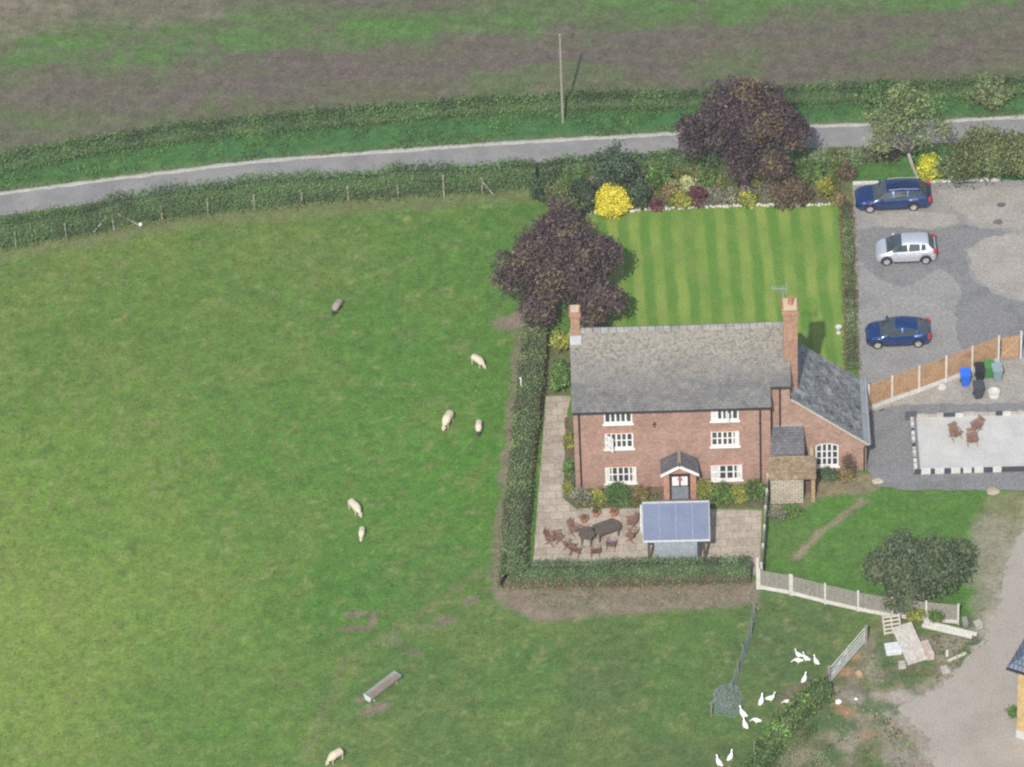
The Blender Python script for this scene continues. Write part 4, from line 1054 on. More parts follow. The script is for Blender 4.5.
# ------------------------------------------------------------------ fences
WIREM = plain('old_wire', (.12, .12, .11), .6)
def post_fence(name, label, pts, h, mat, top_r=.06, wires=3, wire_mat=None, hs=None, braces=()):
    P = [G(*p) for p in pts]
    root = empty(name, P[0], 0, label, 'fence'); L_ = local(root, P)
    for i, p in enumerate(L_):
        hh = (hs or {}).get(i, h); q = MB(); q.tube([p+Vector((0, 0, -.2)), p+Vector((random.uniform(-.04, .04), 0, hh))], top_r, 7); q.build('post', mat, root)
    for k in range(wires):
        q = MB(); z = h*(.25+.68*k/max(1, wires-1)); q.tube([p+Vector((0, .05, z)) for p in L_], .004, 4); q.build('wire', wire_mat or WIREM, root)
    for a, b in braces:
        a = G(*a[:2], a[2])-root.location; b = G(*b[:2], b[2])-root.location
        q = MB(); q.tube([a, b], .055, 7); q.build('brace', mat, root)
    return root
fpts = [(-33, 258), (16, 247), (66.5, 238), (114, 229), (162, 219.5), (208, 213), (254.5, 208.5), (302.5, 204.5), (348.5, 200.5), (398.5, 198), (444, 197), (482.5, 192)]
post_fence('pasture_fence', 'pale post and wire fence along the foot of the field hedge', fpts, 1.15, plain('pale_post', (.34, .32, .27), .9), .055, 4, hs={10: 1.75},
           braces=[((118, 214, 1.0), (138, 224.5, .05)), ((106, 217, .9), (94, 232, .05)), ((482.5, 182, .9), (493, 194, .05))])
b_ = MB(); b_.lathe([(0, .0), (.11, .03), (.13, .11), (.09, .19), (.0, .23)], 10); bag = b_.build('white_bag', WHITE, None, G(140.5, 225.5), True)
tag(bag, 'small white plastic bag lying at the pasture fence brace', 'bag')

def panel_fence(name, label, pts, h, pmat, cmat, gravel=.3, stop=None, post_h=.12):
    P = [G(*p) for p in pts]; root = empty(name, P[0], 0, label, 'fence'); L_ = local(root, P)
    for i, p in enumerate(L_):
        q = MB(); q.box(-.055, .055, -.055, .055, -.1, h+post_h, Matrix.Translation(p)); q.build('post', cmat, root, bevel=.01)
    for a, b in zip(L_[:-1], L_[1:]):
        d = (b-a); e = d.normalized()*.058; a2, b2 = a+e, b-e
        if gravel:
            q = MB(); q.beam(a2+Vector((0, 0, gravel/2)), b2+Vector((0, 0, gravel/2)), .055, gravel); q.build('gravel_board', cmat, root)
        z0 = gravel+.004; q = MB(); n = max(3, int(d.length/.14))
        sd_2 = d.normalized().cross(Vector((0, 0, 1)))
        for k in range(n):       # overlapping upright boards
            u0, u1 = a2.lerp(b2, k/n), a2.lerp(b2, (k+.97)/n); o_ = sd_2*(.012 if k % 2 else -.006)
            q.beam(u0+o_+Vector((0, 0, (h+z0)/2)), u1+o_+Vector((0, 0, (h+z0)/2)), .018, h-z0)
        pf = q.build('fence_panel', pmat, root)
        q = MB(); q.beam(a2+Vector((0, 0, h+.012)), b2+Vector((0, 0, h+.012)), .06, .022); q.build('capping', pmat, pf)
        q = MB()
        for zz in (z0+.2, (h+z0)/2, h-.2): q.beam(a2-sd_2*.02+Vector((0, 0, zz)), b2-sd_2*.02+Vector((0, 0, zz)), .025, .06)
        q.build('rail', pmat, pf)
    return root
panel_fence('panel_fence', 'brown wooden panel fence on white concrete posts and boards beside the car park',
            [(868.5, 410.5), (892, 401.5), (919, 392), (946, 382), (972, 372), (998.5, 361.5)], 1.95, WOODFENCE, CONC_WHITE, .34)
a = G(1000.5, 361); b = G(1019.5, 358.5)
ga = empty('wooden_gate', a, math.atan2((b-a).y, (b-a).x), 'brown boarded gate with pale diagonal brace at the end of the panel fence', 'gate'); gl = (b-a).length
q = MB()
for k in range(9): q.box(.04+(gl-.08)*k/9, .04+(gl-.08)*(k+.95)/9, -.012, .012, .12, 1.85)
q.build('boards', WOODFENCE, ga)
for zz in (.4, 1.6): q = MB(); q.box(.05, gl-.05, -.05, -.014, zz-.05, zz+.05); q.build('rail', WOODFENCE, ga)
q = MB(); q.beam((.1, -.04, .5), (gl-.1, -.04, 1.55), .03, .09, Vector((0, 1, 0))); q.build('diagonal_brace', plain('pale_wood', (.48, .38, .26), .8), ga)
q = MB(); q.box(gl+.01, gl+.12, -.055, .055, -.1, 2.15); q.build('post', CONC_WHITE, ga)
panel_fence('weathered_fence', 'grey weathered panel fence with white concrete base in front of the small garden',
            [(792, 594.5), (825, 603), (858, 610.5), (892, 617), (926, 620.5), (958, 623.5)], 1.42, GREYWOOD, CONC_WHITE, .28, post_h=.14)
panel_fence('weathered_fence', 'single grey fence panel with taller white corner post next to the front hedge end',
            [(759.5, 588.5), (790, 594)], 1.42, GREYWOOD, CONC_WHITE, .28, post_h=.14)
q = MB(); q.box(-.07, .07, -.07, .07, -.1, 2.35); o = q.build('corner_post', CONC_WHITE, None, G(757.5, 588)); tag(o, 'tall white concrete corner post at the right end of the front hedge', 'post')
# narrow fence running back to the house
P = [G(*p) for p in [(761.5, 581), (763, 562), (764.5, 543), (765.5, 524), (767, 507), (768, 492)]]
rt = empty('side_fence', P[0], 0, 'narrow grey fence with white posts between patio and small garden', 'fence'); L_ = local(rt, P)
for p in L_: q = MB(); q.box(-.06, .06, -.06, .06, -.1, 1.45, Matrix.Translation(p)); q.build('post', CONC_WHITE, rt)
for a, b in zip(L_[:-1], L_[1:]):
    q = MB(); d = (b-a).normalized()*.07
    for k in range(10): q.beam((a+d).lerp(b-d, k/10)+Vector((0, 0, .72)), (a+d).lerp(b-d, (k+.8)/10)+Vector((0, 0, .72)), .03, 1.25)
    for zz in (.35, 1.15): q.beam(a+d+Vector((.03, 0, zz)), b-d+Vector((.03, 0, zz)), .03, .08)
    q.build('fence_panel', GREYWOOD, rt)

# field gate
a = G(829, 685); b = G(865.5, 643)
ga = empty('field_gate', a, math.atan2((b-a).y, (b-a).x), 'grey galvanised five-bar field gate standing between the geese and the track', 'gate'); gl = (b-a).length
PALEG = plain('pale_galvanised', (.56, .56, .55), .5, .4, .1)
for k, zz in enumerate((.22, .45, .69, .95, 1.25)): q = MB(); q.tube([(.12, 0, zz), (gl-.1, 0, zz)], .036, 8); q.build('bar', PALEG, ga)
for x in (.12, gl*.5, gl-.1): q = MB(); q.tube([(x, 0, .2), (x, 0, 1.27)], .028, 8); q.build('upright', PALEG, ga)
q = MB(); q.tube([(.14, .03, .3), (gl*.5, .03, 1.1)], .022, 6); q.build('brace', PALEG, ga)
for x, hh in ((0, 1.5), (gl+.05, 1.3)): q = MB(); q.tube([(x, 0, -.2), (x, 0, hh)], [.10, .09], 9); q.build('gate_post', GREYWOOD, ga)

# slack wire netting by the geese
P = [G(*p) for p in [(755, 616), (751, 636), (746, 656), (738, 676), (733, 694)]]
rt = empty('netting_fence', P[0], 0, 'sagging thin wire netting fence left of the geese', 'fence'); L_ = local(rt, P)
NET = plain('net_wire', (.20, .235, .25), .6)
for i, p in enumerate(L_):
    q = MB(); q.tube([p+Vector((0, 0, -.15)), p+Vector((random.uniform(-.25, .1), random.uniform(-.1, .1), 1.0+.25*(i % 2)))], .035, 6); q.build('post', GREYWOOD, rt)
for a, b in zip(L_[:-1], L_[1:]):
    q = MB(); n = 9
    top = [a.lerp(b, k/n)+Vector((-.12, 0, .85-.22*math.sin(PI*k/n))) for k in range(n+1)]
    for k in range(n+1): q.tube([a.lerp(b, k/n)+Vector((0, 0, .02)), top[k]], .010, 4)
    for zz in range(6): q.tube([(a.lerp(b, k/n)).lerp(top[k], zz/5)+Vector((0, 0, .02)) for k in range(n+1)], .010, 4)
    q.build('netting', NET, rt)
# heap of netting
g = G(726, 702); q = MB(); n = 24
vn = lambda i, j: float(fbm(np.array([i*.35]), np.array([j*.35]), 1.0, 3, 77)[0])
gx = []
for j in range(n+1):
    row = []
    for i in range(n+1):
        u, v = i/n*2-1, j/n*2-1; k = max(0, 1-u*u)*max(0, 1-v*v)
        wob = .75+.5*vn(math.atan2(v, u)*2+9, 3); row.append(Vector((wob*u*.85*math.sqrt(1-.45*v*v)+random.gauss(0, .04), wob*v*1.3*math.sqrt(1-.45*u*u)+random.gauss(0, .04), .03+.75*vn(i*.6, j*.6)*k**.5)))
    gx.append(row)
for j in range(n+1): q.tube(gx[j], .007, 4, False)
for i in range(n+1): q.tube([gx[j][i] for j in range(n+1)], .007, 4, False)
o = q.build('netting_heap', plain('bluish_net', (.26, .31, .35), .6), None, g); tag(o, 'crumpled heap of bluish wire netting in the grass left of the geese', 'netting')
for (x, y, h_, lab) in [(783, 720, 1.0, 'thin grey stake at the hedge bank, upper of the two'), (754, 757, 1.15, 'thin grey stake at the hedge bank, lower of the two'), (711, 716, 1.1, 'thin grey stake left of the netting heap')]:
    q = MB(); q.tube([(0, 0, -.2), (.03, 0, h_)], .04, 6); o = q.build('stake', GREYWOOD, None, G(x, y)); tag(o, lab, 'stake')
q = MB(); q.tube([(0, 0, .05), (.55, -1.1, .12)], .05, 6); o = q.build('fence_rail', GREYWOOD, None, G(748, 598)); tag(o, 'old grey rail lying below the front hedge corner', 'rail')

# utility pole
q = empty('utility_pole', G(563, 122.5), 0, 'grey wooden utility pole standing on the lane verge', 'pole')
m = MB(); m.tube([(0, 0, -.2), (0, 0, 3.6), (.02, 0, 7.05)], [.085, .075, .055], 10); m.build('shaft', plain('pole_wood', (.30, .28, .23), .9), q)
m = MB(); m.lathe([(.0, 7.03), (.08, 7.04), (.07, 7.09), (0, 7.13)], 10, Matrix.Translation((.02, 0, 0))); m.build('cap', GALV, q)

# ------------------------------------------------------------------ cars
TYRE = plain('tyre_rubber', (.018, .018, .018), .85); RIM = plain('alloy_rim', (.52, .52, .53), .35, .5, .3)
CARGLASS = NB('car_glass').fin((.05, .065, .08), .05, 1)
def carpaint(name, c, metal=.3, rough=.28):
    b = NB(name); g = b.noise(60, 2, .5)
    x = b.mix(1., c, b.rng(g, .3, .7, .9, 1.1), 'MULTIPLY'); m = b.fin(x, rough, .5, metal)
    b.b.inputs['Coat Weight'].default_value = 1; b.b.inputs['Coat Roughness'].default_value = .17; return m
REDL = plain('red_lens', (.45, .03, .03), .25); HEADL = plain('clear_lens', (.62, .65, .68), .15, .6); BLKP = plain('black_trim', (.025, .025, .027), .6)
PLATE = plain('plate_white', (.75, .75, .72), .5); PLATEY = plain('plate_yellow', (.75, .55, .05), .5)

def car(name, label, pos, yaw, paint, L, Wd, Hh, belt, roofl, pillars, wb, hoodcol=None, stripe=False, rails=False):
    """belt, roofl: (x from nose 0..1, z) curves; pillars: x ranges that stay body colour along the side glass"""
    root = empty(name, pos, yaw, label, 'car')
    n = 64; xs = [L*i/(n-1) for i in range(n)]
    ip = lambda c, u: float(np.interp(u, [p[0] for p in c], [p[1] for p in c]))
    def sm(c, u): return sum(ip(c, min(1, max(0, u+d))) for d in (-.022, -.011, 0, .011, .022))/5
    R = .31; ax_ = wb; secs = []
    for x in xs:
        u = x/L
        hw = Wd/2*(1-.30*max(0, (.10-u)/.10)**2.2-.18*max(0, (u-.92)/.08)**2.2-.055*((u-.5)/.5)**2)
        zb = sm(belt, u); zr = max(sm(roofl, u), zb); g = min(1, (zr-zb)/.30)
        zl_ = .20+.06*max(0, (.05-u)/.05)+.08*max(0, (u-.96)/.04)
        for c in ax_:
            d = abs(x-c)
            if d < R*1.14: zl_ = max(zl_, R+math.sqrt(max(0, (R*1.14)**2-d*d))-.0)
        zl_ = min(zl_, zb-.12); md = lambda t: zl_+(zb-zl_)*t
        rh = hw*.905-.40*(zr-zb)
        A = [(hw*.92, zl_), (hw*.985, md(.25)), (hw, md(.55)), (hw*.99, md(.74)), (hw*.965, zb-.085), (hw*.905, zb)]
        top = [(rh+.02, zr-.07), (rh-.06, zr-.015), (rh*.55, zr+.025), (0, zr+.04)]
        flat = [(hw*.84, zb+.02), (hw*.72, zb+.03), (hw*.40, zb+.045), (0, zb+.05)]
        secs.append(A+[(f[0]*(1-g)+t[0]*g, f[1]*(1-g)+t[1]*g) for f, t in zip(flat, top)])
    k = len(secs[0]); m2 = 2*k-1
    V = []
    for x, s in zip(xs, secs):
        ring = [(x, -y, z) for y, z in s]+[(x, y, z) for y, z in s[-2::-1]]
        V += ring
    parts = {}
    def put(key, f): parts.setdefault(key, []).append(f)
    u_ = [x/L for x in xs]
    hr = [sm(roofl, u)-sm(belt, u) for u in u_]
    rmax = max(r[1] for r in roofl)
    for i in range(n-1):
        um = (u_[i]+u_[i+1])/2; a_ = min(hr[i], hr[i+1])
        zr_ = sm(roofl, um); slope = (sm(roofl, u_[i+1])-sm(roofl, u_[i]))/(xs[1])
        for j in range(m2-1):
            jj = min(j, m2-2-j); f = (i*m2+j, i*m2+j+1, (i+1)*m2+j+1, (i+1)*m2+j)
            key = 'body'
            if jj == 5 and a_ > .10 and not any(p0 <= um <= p1 for p0, p1 in pillars): key = ('side_window', j < m2/2, sum(um > p1 for p0, p1 in pillars))
            if jj >= 6 and hr[i]+hr[i+1] > .04:
                if um < .6 and slope > .22: key = 'windscreen'
                if um > .6 and slope < -.42: key = 'rear_window'
            put(key, f)
    put('body', tuple(range(m2-1, -1, -1))); put('body', tuple((n-1)*m2+j for j in range(m2)))
    V = [(x-L/2, y, z) for x, y, z in V]
    mats = dict(body=paint, side_window=CARGLASS, windscreen=CARGLASS, rear_window=CARGLASS)
    for key, fs in parts.items():
        used = sorted({i for f in fs for i in f}); mp = {v: i for i, v in enumerate(used)}
        b = MB(); b.add([V[i] for i in used], [tuple(mp[i] for i in f) for f in fs]); kn = key if isinstance(key, str) else key[0]; b.build(kn, mats[kn], root, smooth=True)
    # dark underside and arches
    u = MB(); u.box(-L/2+.25, L/2-.25, -Wd/2*.86, Wd/2*.86, .17, .60); u.build('underbody', BLKP, root)
    for c in ax_:
        for s in (-1, 1):
            w = empty('wheel', (0, 0, 0)); w.parent = root; w.location = (c-L/2, s*(Wd/2-.10), R)
            M_ = Matrix.Rotation(PI/2, 4, 'X')
            t = MB(); t.lathe([(.19, -.095), (.29, -.095), (R, -.06), (R, .06), (.29, .095), (.19, .095), (.19, -.095)], 22, M_); t.build('tyre', TYRE, w, smooth=True)
            r = MB(); r.lathe([(0, -.02), (.19, -.02), (.2, 0), (.2, .02), (0, .02)], 18, M_); r.cur = 0
            for q in range(5):
                MM = Matrix.Translation((0, s*.06, 0))@Matrix.Rotation(2*PI*q/5, 4, 'Y'); r.box(-.035, .035, -.02, .02, 0, .195, MM)
            r.lathe([(.17, .03), (.20, .03), (.20, .095), (.17, .095), (.17, .03)], 18, Matrix.Rotation(-s*PI/2, 4, 'X'))
            r.build('rim', RIM, w)
    zh = sm(belt, .04)
    for s in (-1, 1):
        h = MB(); h.prism([(0, 0), (.34, .02*s), (.34, .17*s), (.10, .17*s)] if s > 0 else [(0, 0), (.10, -.17), (.34, -.17), (.34, -.02)], zh-.19, zh-.035, Matrix.Translation((-L/2+.07, s*Wd/2*.60, 0)))
        h.build('headlight', HEADL, root, bevel=.015)
        t = MB(); zt = sm(belt, .97); t.box(L/2-.17, L/2+.012, s*Wd/2*.86-.09, s*Wd/2*.86+.07, zt-.22, zt+.10); t.build('tail_light', REDL, root, bevel=.02)
        mi_ = MB(); xm = next(x for x, h_ in zip(xs, hr) if h_ > .22); mi_.box(xm-L/2+.05, xm-L/2+.20, s*(Wd/2-.02)-.0, s*(Wd/2+.17), sm(belt, xm/L)+.0, sm(belt, xm/L)+.14)
        mi_.build('wing_mirror', paint, root, bevel=.03)
        for xd in (pillars[1][0] if len(pillars) > 1 else .5, (pillars[2][0]-.02) if len(pillars) > 2 else .72):
            d = MB(); d.box(xd*L-L/2-.14, xd*L-L/2-.0, s*(Wd/2-.012), s*(Wd/2+.022), .80*sm(belt, xd), .80*sm(belt, xd)+.03); d.build('door_handle', paint, root)
        if stripe:
            d = MB()
            for q in range(11):
                a0 = .28*L-L/2+q*.155; d.box(a0, a0+(.12 if q % 3 else .07), s*(Wd/2-.02), s*(Wd/2+.012), .56, .63)
            d.build('door_strip', plain('grey_strip', (.30, .31, .33), .5), root)
        if rails:
            d = MB(); yy = s*(Wd/2*.925-.42*(rmax-.95)-.06); d.tube([(-L*.06, yy, rmax+.02), (L*.1, yy, rmax+.075), (L*.34, yy, rmax+.02)], .022, 6); d.build('roof_rail', GALV, root)
        sk_ = MB(); sk_.box(ax_[0]-L/2+.42, ax_[1]-L/2-.42, s*(Wd/2*.93)-.02, s*(Wd/2*.93)+.03, .19, .26); sk_.build('sill_trim', BLKP, root)
    b = MB(); b.box(-L/2-.012, -L/2+.05, -.26, .26, .36, .47); b.build('number_plate', PLATE, root)
    b = MB(); b.box(L/2-.05, L/2+.014, -.26, .26, .62, .73); b.build('number_plate', PLATEY, root)
    b = MB(); b.box(-L/2-.006, -L/2+.05, -Wd*.27, Wd*.27, .53, .62); b.build('grille', BLKP, root)
    return root
NAVY = carpaint('navy_paint', (.010, .045, .17), .5, .30); NAVY2 = carpaint('blue_paint', (.009, .050, .19), .5, .30); SILV = carpaint('silver_white_paint', (.66, .70, .77), .5, .40)
def gmid(a, b): return (G(*a)+G(*b))/2
car('parked_car', 'dark blue estate car parked at the back hedge of the car park', gmid((856, 203), (929, 203)), math.radians(-.5), NAVY, 4.62, 1.80, 1.50,
    [(0, .58), (.02, .70), (.10, .80), (.26, .93), (.5, .95), (.9, .98), (.965, .96), (1, .78)],
    [(0, .4), (.245, .93), (.40, 1.42), (.50, 1.49), (.78, 1.46), (.86, 1.40), (.965, .97), (1, .5)],
    [(.2, .285), (.485, .505), (.675, .695), (.86, 1)], (.86, 3.55), rails=True)
car('parked_car', 'small silver-white hatchback parked between the two blue cars', gmid((875.5, 256.5), (935.5, 256.5)), math.radians(-1), SILV, 3.66, 1.66, 1.53,
    [(0, .56), (.02, .68), (.07, .80), (.17, .95), (.32, 1.0), (.6, 1.03), (.93, 1.10), (.98, 1.05), (1, .85)],
    [(0, .4), (.16, .93), (.30, 1.30), (.42, 1.47), (.55, 1.53), (.70, 1.52), (.84, 1.46), (.90, 1.38), (.975, 1.08), (1, .5)],
    [(.15, .27), (.525, .545), (.725, .742), (.83, 1)], (.64, 3.02), stripe=True)
car('parked_car', 'blue three-door hatchback parked nearest the panel fence', gmid((865.5, 339.5), (929.5, 339.5)), math.radians(-1), NAVY2, 3.85, 1.68, 1.45,
    [(0, .52), (.015, .64), (.07, .76), (.15, .85), (.25, .92), (.5, .95), (.88, 1.0), (.965, .95), (1, .74)],
    [(0, .4), (.225, .92), (.36, 1.27), (.46, 1.41), (.56, 1.45), (.68, 1.42), (.80, 1.31), (.90, 1.13), (.965, .99), (1, .5)],
    [(.2, .27), (.56, .575), (.78, 1)], (.68, 3.12))

# ------------------------------------------------------------------ bins, slab, odds and ends by the house
def wheelie_bin(px, py, rz, col, lab, lid=None):
    root = empty('wheelie_bin', G(px, py, .01), rz, lab, 'bin', 'wheelie bins by the panel fence')
    pm = plain('bin_plastic', col, .5); b = MB()
    lo = [(-.22, -.24), (.22, -.24), (.22, .24), (-.22, .24)]; hi = [(-.29, -.33), (.29, -.33), (.29, .36), (-.29, .36)]
    b.add([(x, y, .05) for x, y in lo]+[(x, y, .96) for x, y in hi], [(3, 2, 1, 0), (4, 5, 6, 7)]+[(i, (i+1) % 4, 4+(i+1) % 4, 4+i) for i in range(4)])
    b.build('body', pm, root, bevel=.025)
    l = MB(); l.slab([(-.31, -.36), (.31, -.36), (.31, .0), (.31, .37), (-.31, .37), (-.31, 0)], lambda x, y: 1.0+.05*(y+.36), .05)
    l.build('lid', plain('bin_lid', lid or tuple(x*1.15 for x in col), .45), root, bevel=.015)
    h = MB(); h.tube([(-.22, .42, .98), (.22, .42, .98)], .02, 6); h.build('handle', pm, root)
    for s in (-1, 1): w = MB(); w.lathe([(0, -.03), (.1, -.03), (.1, .03), (0, .03)], 12, Matrix.Translation((s*.24, .27, .10))@Matrix.Rotation(PI/2, 4, 'Y')); w.build('wheel', TYRE, root)
    return root
wheelie_bin(965, 384.5, .05, (.02, .13, .62), 'bright blue wheelie bin nearest the panel fence end')
wheelie_bin(979.5, 379, 0, (.02, .022, .026), 'black wheelie bin beside the blue one')
wheelie_bin(988.5, 376.5, -.05, (.05, .19, .06), 'green wheelie bin against the fence behind the grey-blue one')
wheelie_bin(997, 379.5, .08, (.20, .28, .30), 'pale grey-blue wheelie bin, rightmost of the row')
wheelie_bin(978, 397, .1, (.05, .06, .072), 'dark grey wheelie bin standing in front of the others')
def boulder(px, py, r, mat, lab, name='stone_block', cat='stone', h=.6, group=None):
    bm = bmesh.new(); bmesh.ops.create_icosphere(bm, subdivisions=2, radius=1)
    for v in bm.verts:
        v.co *= 1+random.uniform(-.16, .16); v.co.x *= r; v.co.y *= r*.8; v.co.z = max(-.1, v.co.z)*r*h
    me = bpy.data.meshes.new(name); bm.to_mesh(me); bm.free(); me.materials.append(mat); o = bpy.data.objects.new(name, me); COL.objects.link(o); o.location = G(px, py)
    return tag(o, lab, cat, group)
q = MB(); q.lathe([(.34, 0), (.36, .1), (.33, .28), (.36, .36), (.26, .36), (.24, .26), (0, .24)], 16); o = q.build('stone_planter', CONC_WHITE, None, G(994, 395.5, .01)); tag(o, 'round pale stone planter below the grey-blue bin', 'planter')
boulder(942, 388, .28, plain('pale_rock', (.48, .47, .43), .9), 'pale rounded stone at the foot of the panel fence', h=.9)
boulder(993, 491, .42, plain('buff_rock', (.36, .31, .24), .9), 'flat buff stone in the grass below the concrete slab', h=.4)
boulder(878, 481, .35, plain('buff_rock', (.42, .38, .31), .9), 'flat pale stone at the wing corner', h=.3)

# walled concrete slab with block edging
M_SLAB = NB('slab_concrete'); f = M_SLAB.noise(.45, 5, .65); c = M_SLAB.ramp(f, [(.3, (.40, .41, .395)), (.62, (.50, .505, .485))])
c = M_SLAB.mix(M_SLAB.rng(M_SLAB.noise(.3, 4, .7), .54, .72, 0, .6), c, (.46, .38, .30)); g2 = M_SLAB.noise(8, 4, .7)
c = M_SLAB.mix(1., c, M_SLAB.rng(g2, .3, .7, .9, 1.1), 'MULTIPLY'); M_SLAB = M_SLAB.fin(c, .9, .15)
sa = G(914.5, 474.5); sb = G(1024, 471.5); sc = G(914, 417)
ang = math.atan2((sb-sa).y, (sb-sa).x); SL = 12.; SDp = (sc-sa).length
sl_o = empty('yard_slab', sa, ang, 'large pale concrete base edged with low dark and white blocks in the yard', 'concrete base')
q = MB(); q.box(.2, SL, .2, SDp-.1, -.1, .10); q.build('floor', M_SLAB, sl_o)
DARKB = plain('dark_block', (.055, .06, .075), .9); PALEB = plain('pale_block', (.58, .57, .54), .9)
# block courses with gaps
seq = [(0, .40, 0), (.40, .95, 1), (.95, 1.20, 0), (1.20, 1.75, 1), (1.75, 2.15, 0), (2.15, 2.70, 1), (2.70, 2.86, 0), (2.86, 3.35, 1), (3.35, 3.5, 0), (3.5, 4.05, 1), (4.05, 4.6, 0), (4.6, 5.1, 1), (5.1, 7.6, 0), (7.6, 8.1, 1), (8.1, SL, 0)]
for (a, b, t) in seq: q = MB(); q.box(a, b-.008, 0, .19, 0, .30 if t else .26); q.build('edging_block', PALEB if t else DARKB, sl_o)
y = .2
for k in range(20):
    if y+.2 > SDp-.3: break
    l = random.choice((.18, .3, .22)); t = k % 2; q = MB(); q.box(-.02, .17, y, min(y+l, SDp-.3)-.008, 0, .34 if t else .40); q.build('edging_block', (PALEB, CONC, PALEB, DARKB, CONC)[k % 5], sl_o); y += l
q = MB(); q.box(-.3, .35, SDp-.28, SDp+.02, 0, .46); q.build('corner_block', plain('blue_black_block', (.08, .09, .11), .9), sl_o)
x = .36
for k in range(26):
    l = random.choice((.5, .7, .4)); t = k % 3; q = MB(); q.box(x, min(x+l, SL)-.01, SDp-.2, SDp, 0, (.26, .22, .3)[t]); q.build('edging_block', (CONC, CONC, CONC_WHITE, CONC, DARKB)[(k*3) % 5], sl_o); x += l
    if x > SL-.4: break
q = MB(); q.box(.175, .30, .3, SDp-.3, .10, .34); q.build('shadow_strip', plain('shadow_grey', (.16, .17, .19), .9), sl_o)  # dark strip added for the shadow the left edging throws on the floor

# ------------------------------------------------------------------ chairs and tables
def make_chair(mat, recl=18):
    root = empty('garden_chair', (0, 0, 0))
    s = MB()
    for k in range(6): s.box(-.24, .24, -.22+k*.075, -.22+k*.075+.055, .42, .445)
    s.build('seat', mat, root)
    Mb = Matrix.Translation((0, .22, .44))@Matrix.Rotation(-math.radians(recl), 4, 'X')
    b = MB()
    for k in range(6): b.box(-.225+k*.078, -.225+k*.078+.05, -.012, .012, .05, .52, Mb)
    b.box(-.25, .25, -.018, .018, .50, .58, Mb); b.box(-.25, .25, -.016, .016, .02, .07, Mb); b.build('backrest', mat, root)
    for sx in (-.25, .25):
        l = MB(); l.beam((sx, -.25, 0), (sx, .20, .46), .035, .045); l.build('leg', mat, root)
        l = MB(); l.beam((sx*.94, .30, 0), (sx*.94, -.20, .64), .035, .045); l.build('leg', mat, root)
        a = MB(); a.box(sx-.03, sx+.03, -.26, .30, .64, .665); a.build('armrest', mat, root)
    return root
proto = None
def chair(px, py, rz, lab, mat=None, cushion=None, group='wooden folding chairs on the patio', z=.008, scale=1.):
    global proto
    if proto is None: proto = o = make_chair(TEAK)
    else: o = copy_tree(proto)
    o.location = G(px, py, z); o.rotation_euler = (0, 0, rz); o.scale = (scale, scale, scale*(.8 if z > .05 else 1))
    for k in ('label', 'category', 'group'):
        if k in o: del o[k]
    tag(o, lab, 'chair', group); 
    if cushion: pending.append((o, cushion))
    return o
pending = []
chair(551, 543, 1.2, 'reddish wooden folding chair nearest the side hedge on the patio')
chair(558.5, 541, 1.9, 'reddish wooden folding chair second from the side hedge, turned away from the first')
chair(574.5, 534, .9, 'wooden folding chair behind the left end of the dark table')
chair(570, 551, 2.2, 'wooden folding chair in front of the dark table, left of the chair facing it squarely')
chair(576, 555, 2.6, 'wooden folding chair nearest the front hedge, below the left table end')
chair(595, 556, 3.2, 'brown wooden folding chair squarely facing the long dark table from the front hedge side')
chair(630, 540, -1.9, 'wooden folding chair at the right table end, nearer the front hedge')
chair(631, 527, -1.3, 'wooden folding chair at the right table end, nearer the house')
cch = chair(611, 549, 2.9, 'wooden folding chair with a purple cushion in front of the dark table')
if True:
    q = MB(); q.box(-.23, .23, -.22, .22, .45, .52); q.build('cushion', plain('purple_cushion', (.17, .07, .42), .9), cch, bevel=.02)
chair(955.5, 438, .5, 'reddish wooden chair on the concrete base, leftmost of the three', group='wooden chairs on the concrete base', z=.105, scale=1.12)
chair(972, 444, .1, 'reddish wooden chair on the concrete base, nearest the camera of the three', group='wooden chairs on the concrete base', z=.105, scale=1.12)
chair(976, 430, -.9, 'wooden chair on the concrete base, farthest back of the three', group='wooden chairs on the concrete base', z=.105, scale=1.05)

def table(a, b, wd, h, lab, mat):
    A = G(*a, h); B = G(*b, h); c = (A+B)/2; L_ = (B-A).length; rz = math.atan2((B-A).y, (B-A).x)
    root = empty('patio_table', (c.x, c.y, .006), rz, lab, 'table')
    t = MB(); n = 7
    for k in range(n):
        y0 = -wd/2+wd*k/n; cut = .16 if k in (0, n-1) else (.06 if k in (1, n-2) else 0)
        t.box(-L_/2+cut, L_/2-cut, y0+.006, y0+wd/n-.006, h-.035, h)
    t.build('tabletop', mat, root)
    f = MB(); f.box(-L_/2+.15, L_/2-.15, -wd/2+.1, wd/2-.1, h-.10, h-.037); f.build('apron', mat, root)
    for sx in (-1, 1):
        for sy in (-1, 1):
            l = MB(); l.box(sx*(L_/2-.22)-.035, sx*(L_/2-.22)+.035, sy*(wd/2-.15)-.035, sy*(wd/2-.15)+.035, 0, h-.101); l.build('leg', mat, root)
    return root
table((593.5, 531), (619, 522), 1.0, .74, 'long dark brown slatted table, right half of the pair on the patio', BROWNWOOD)
table((578.5, 532), (595, 533), 1.05, .74, 'short dark brown slatted table, left half of the pair on the patio', BROWNWOOD)
TERRA = plain('terracotta', (.46, .19, .10), .85)
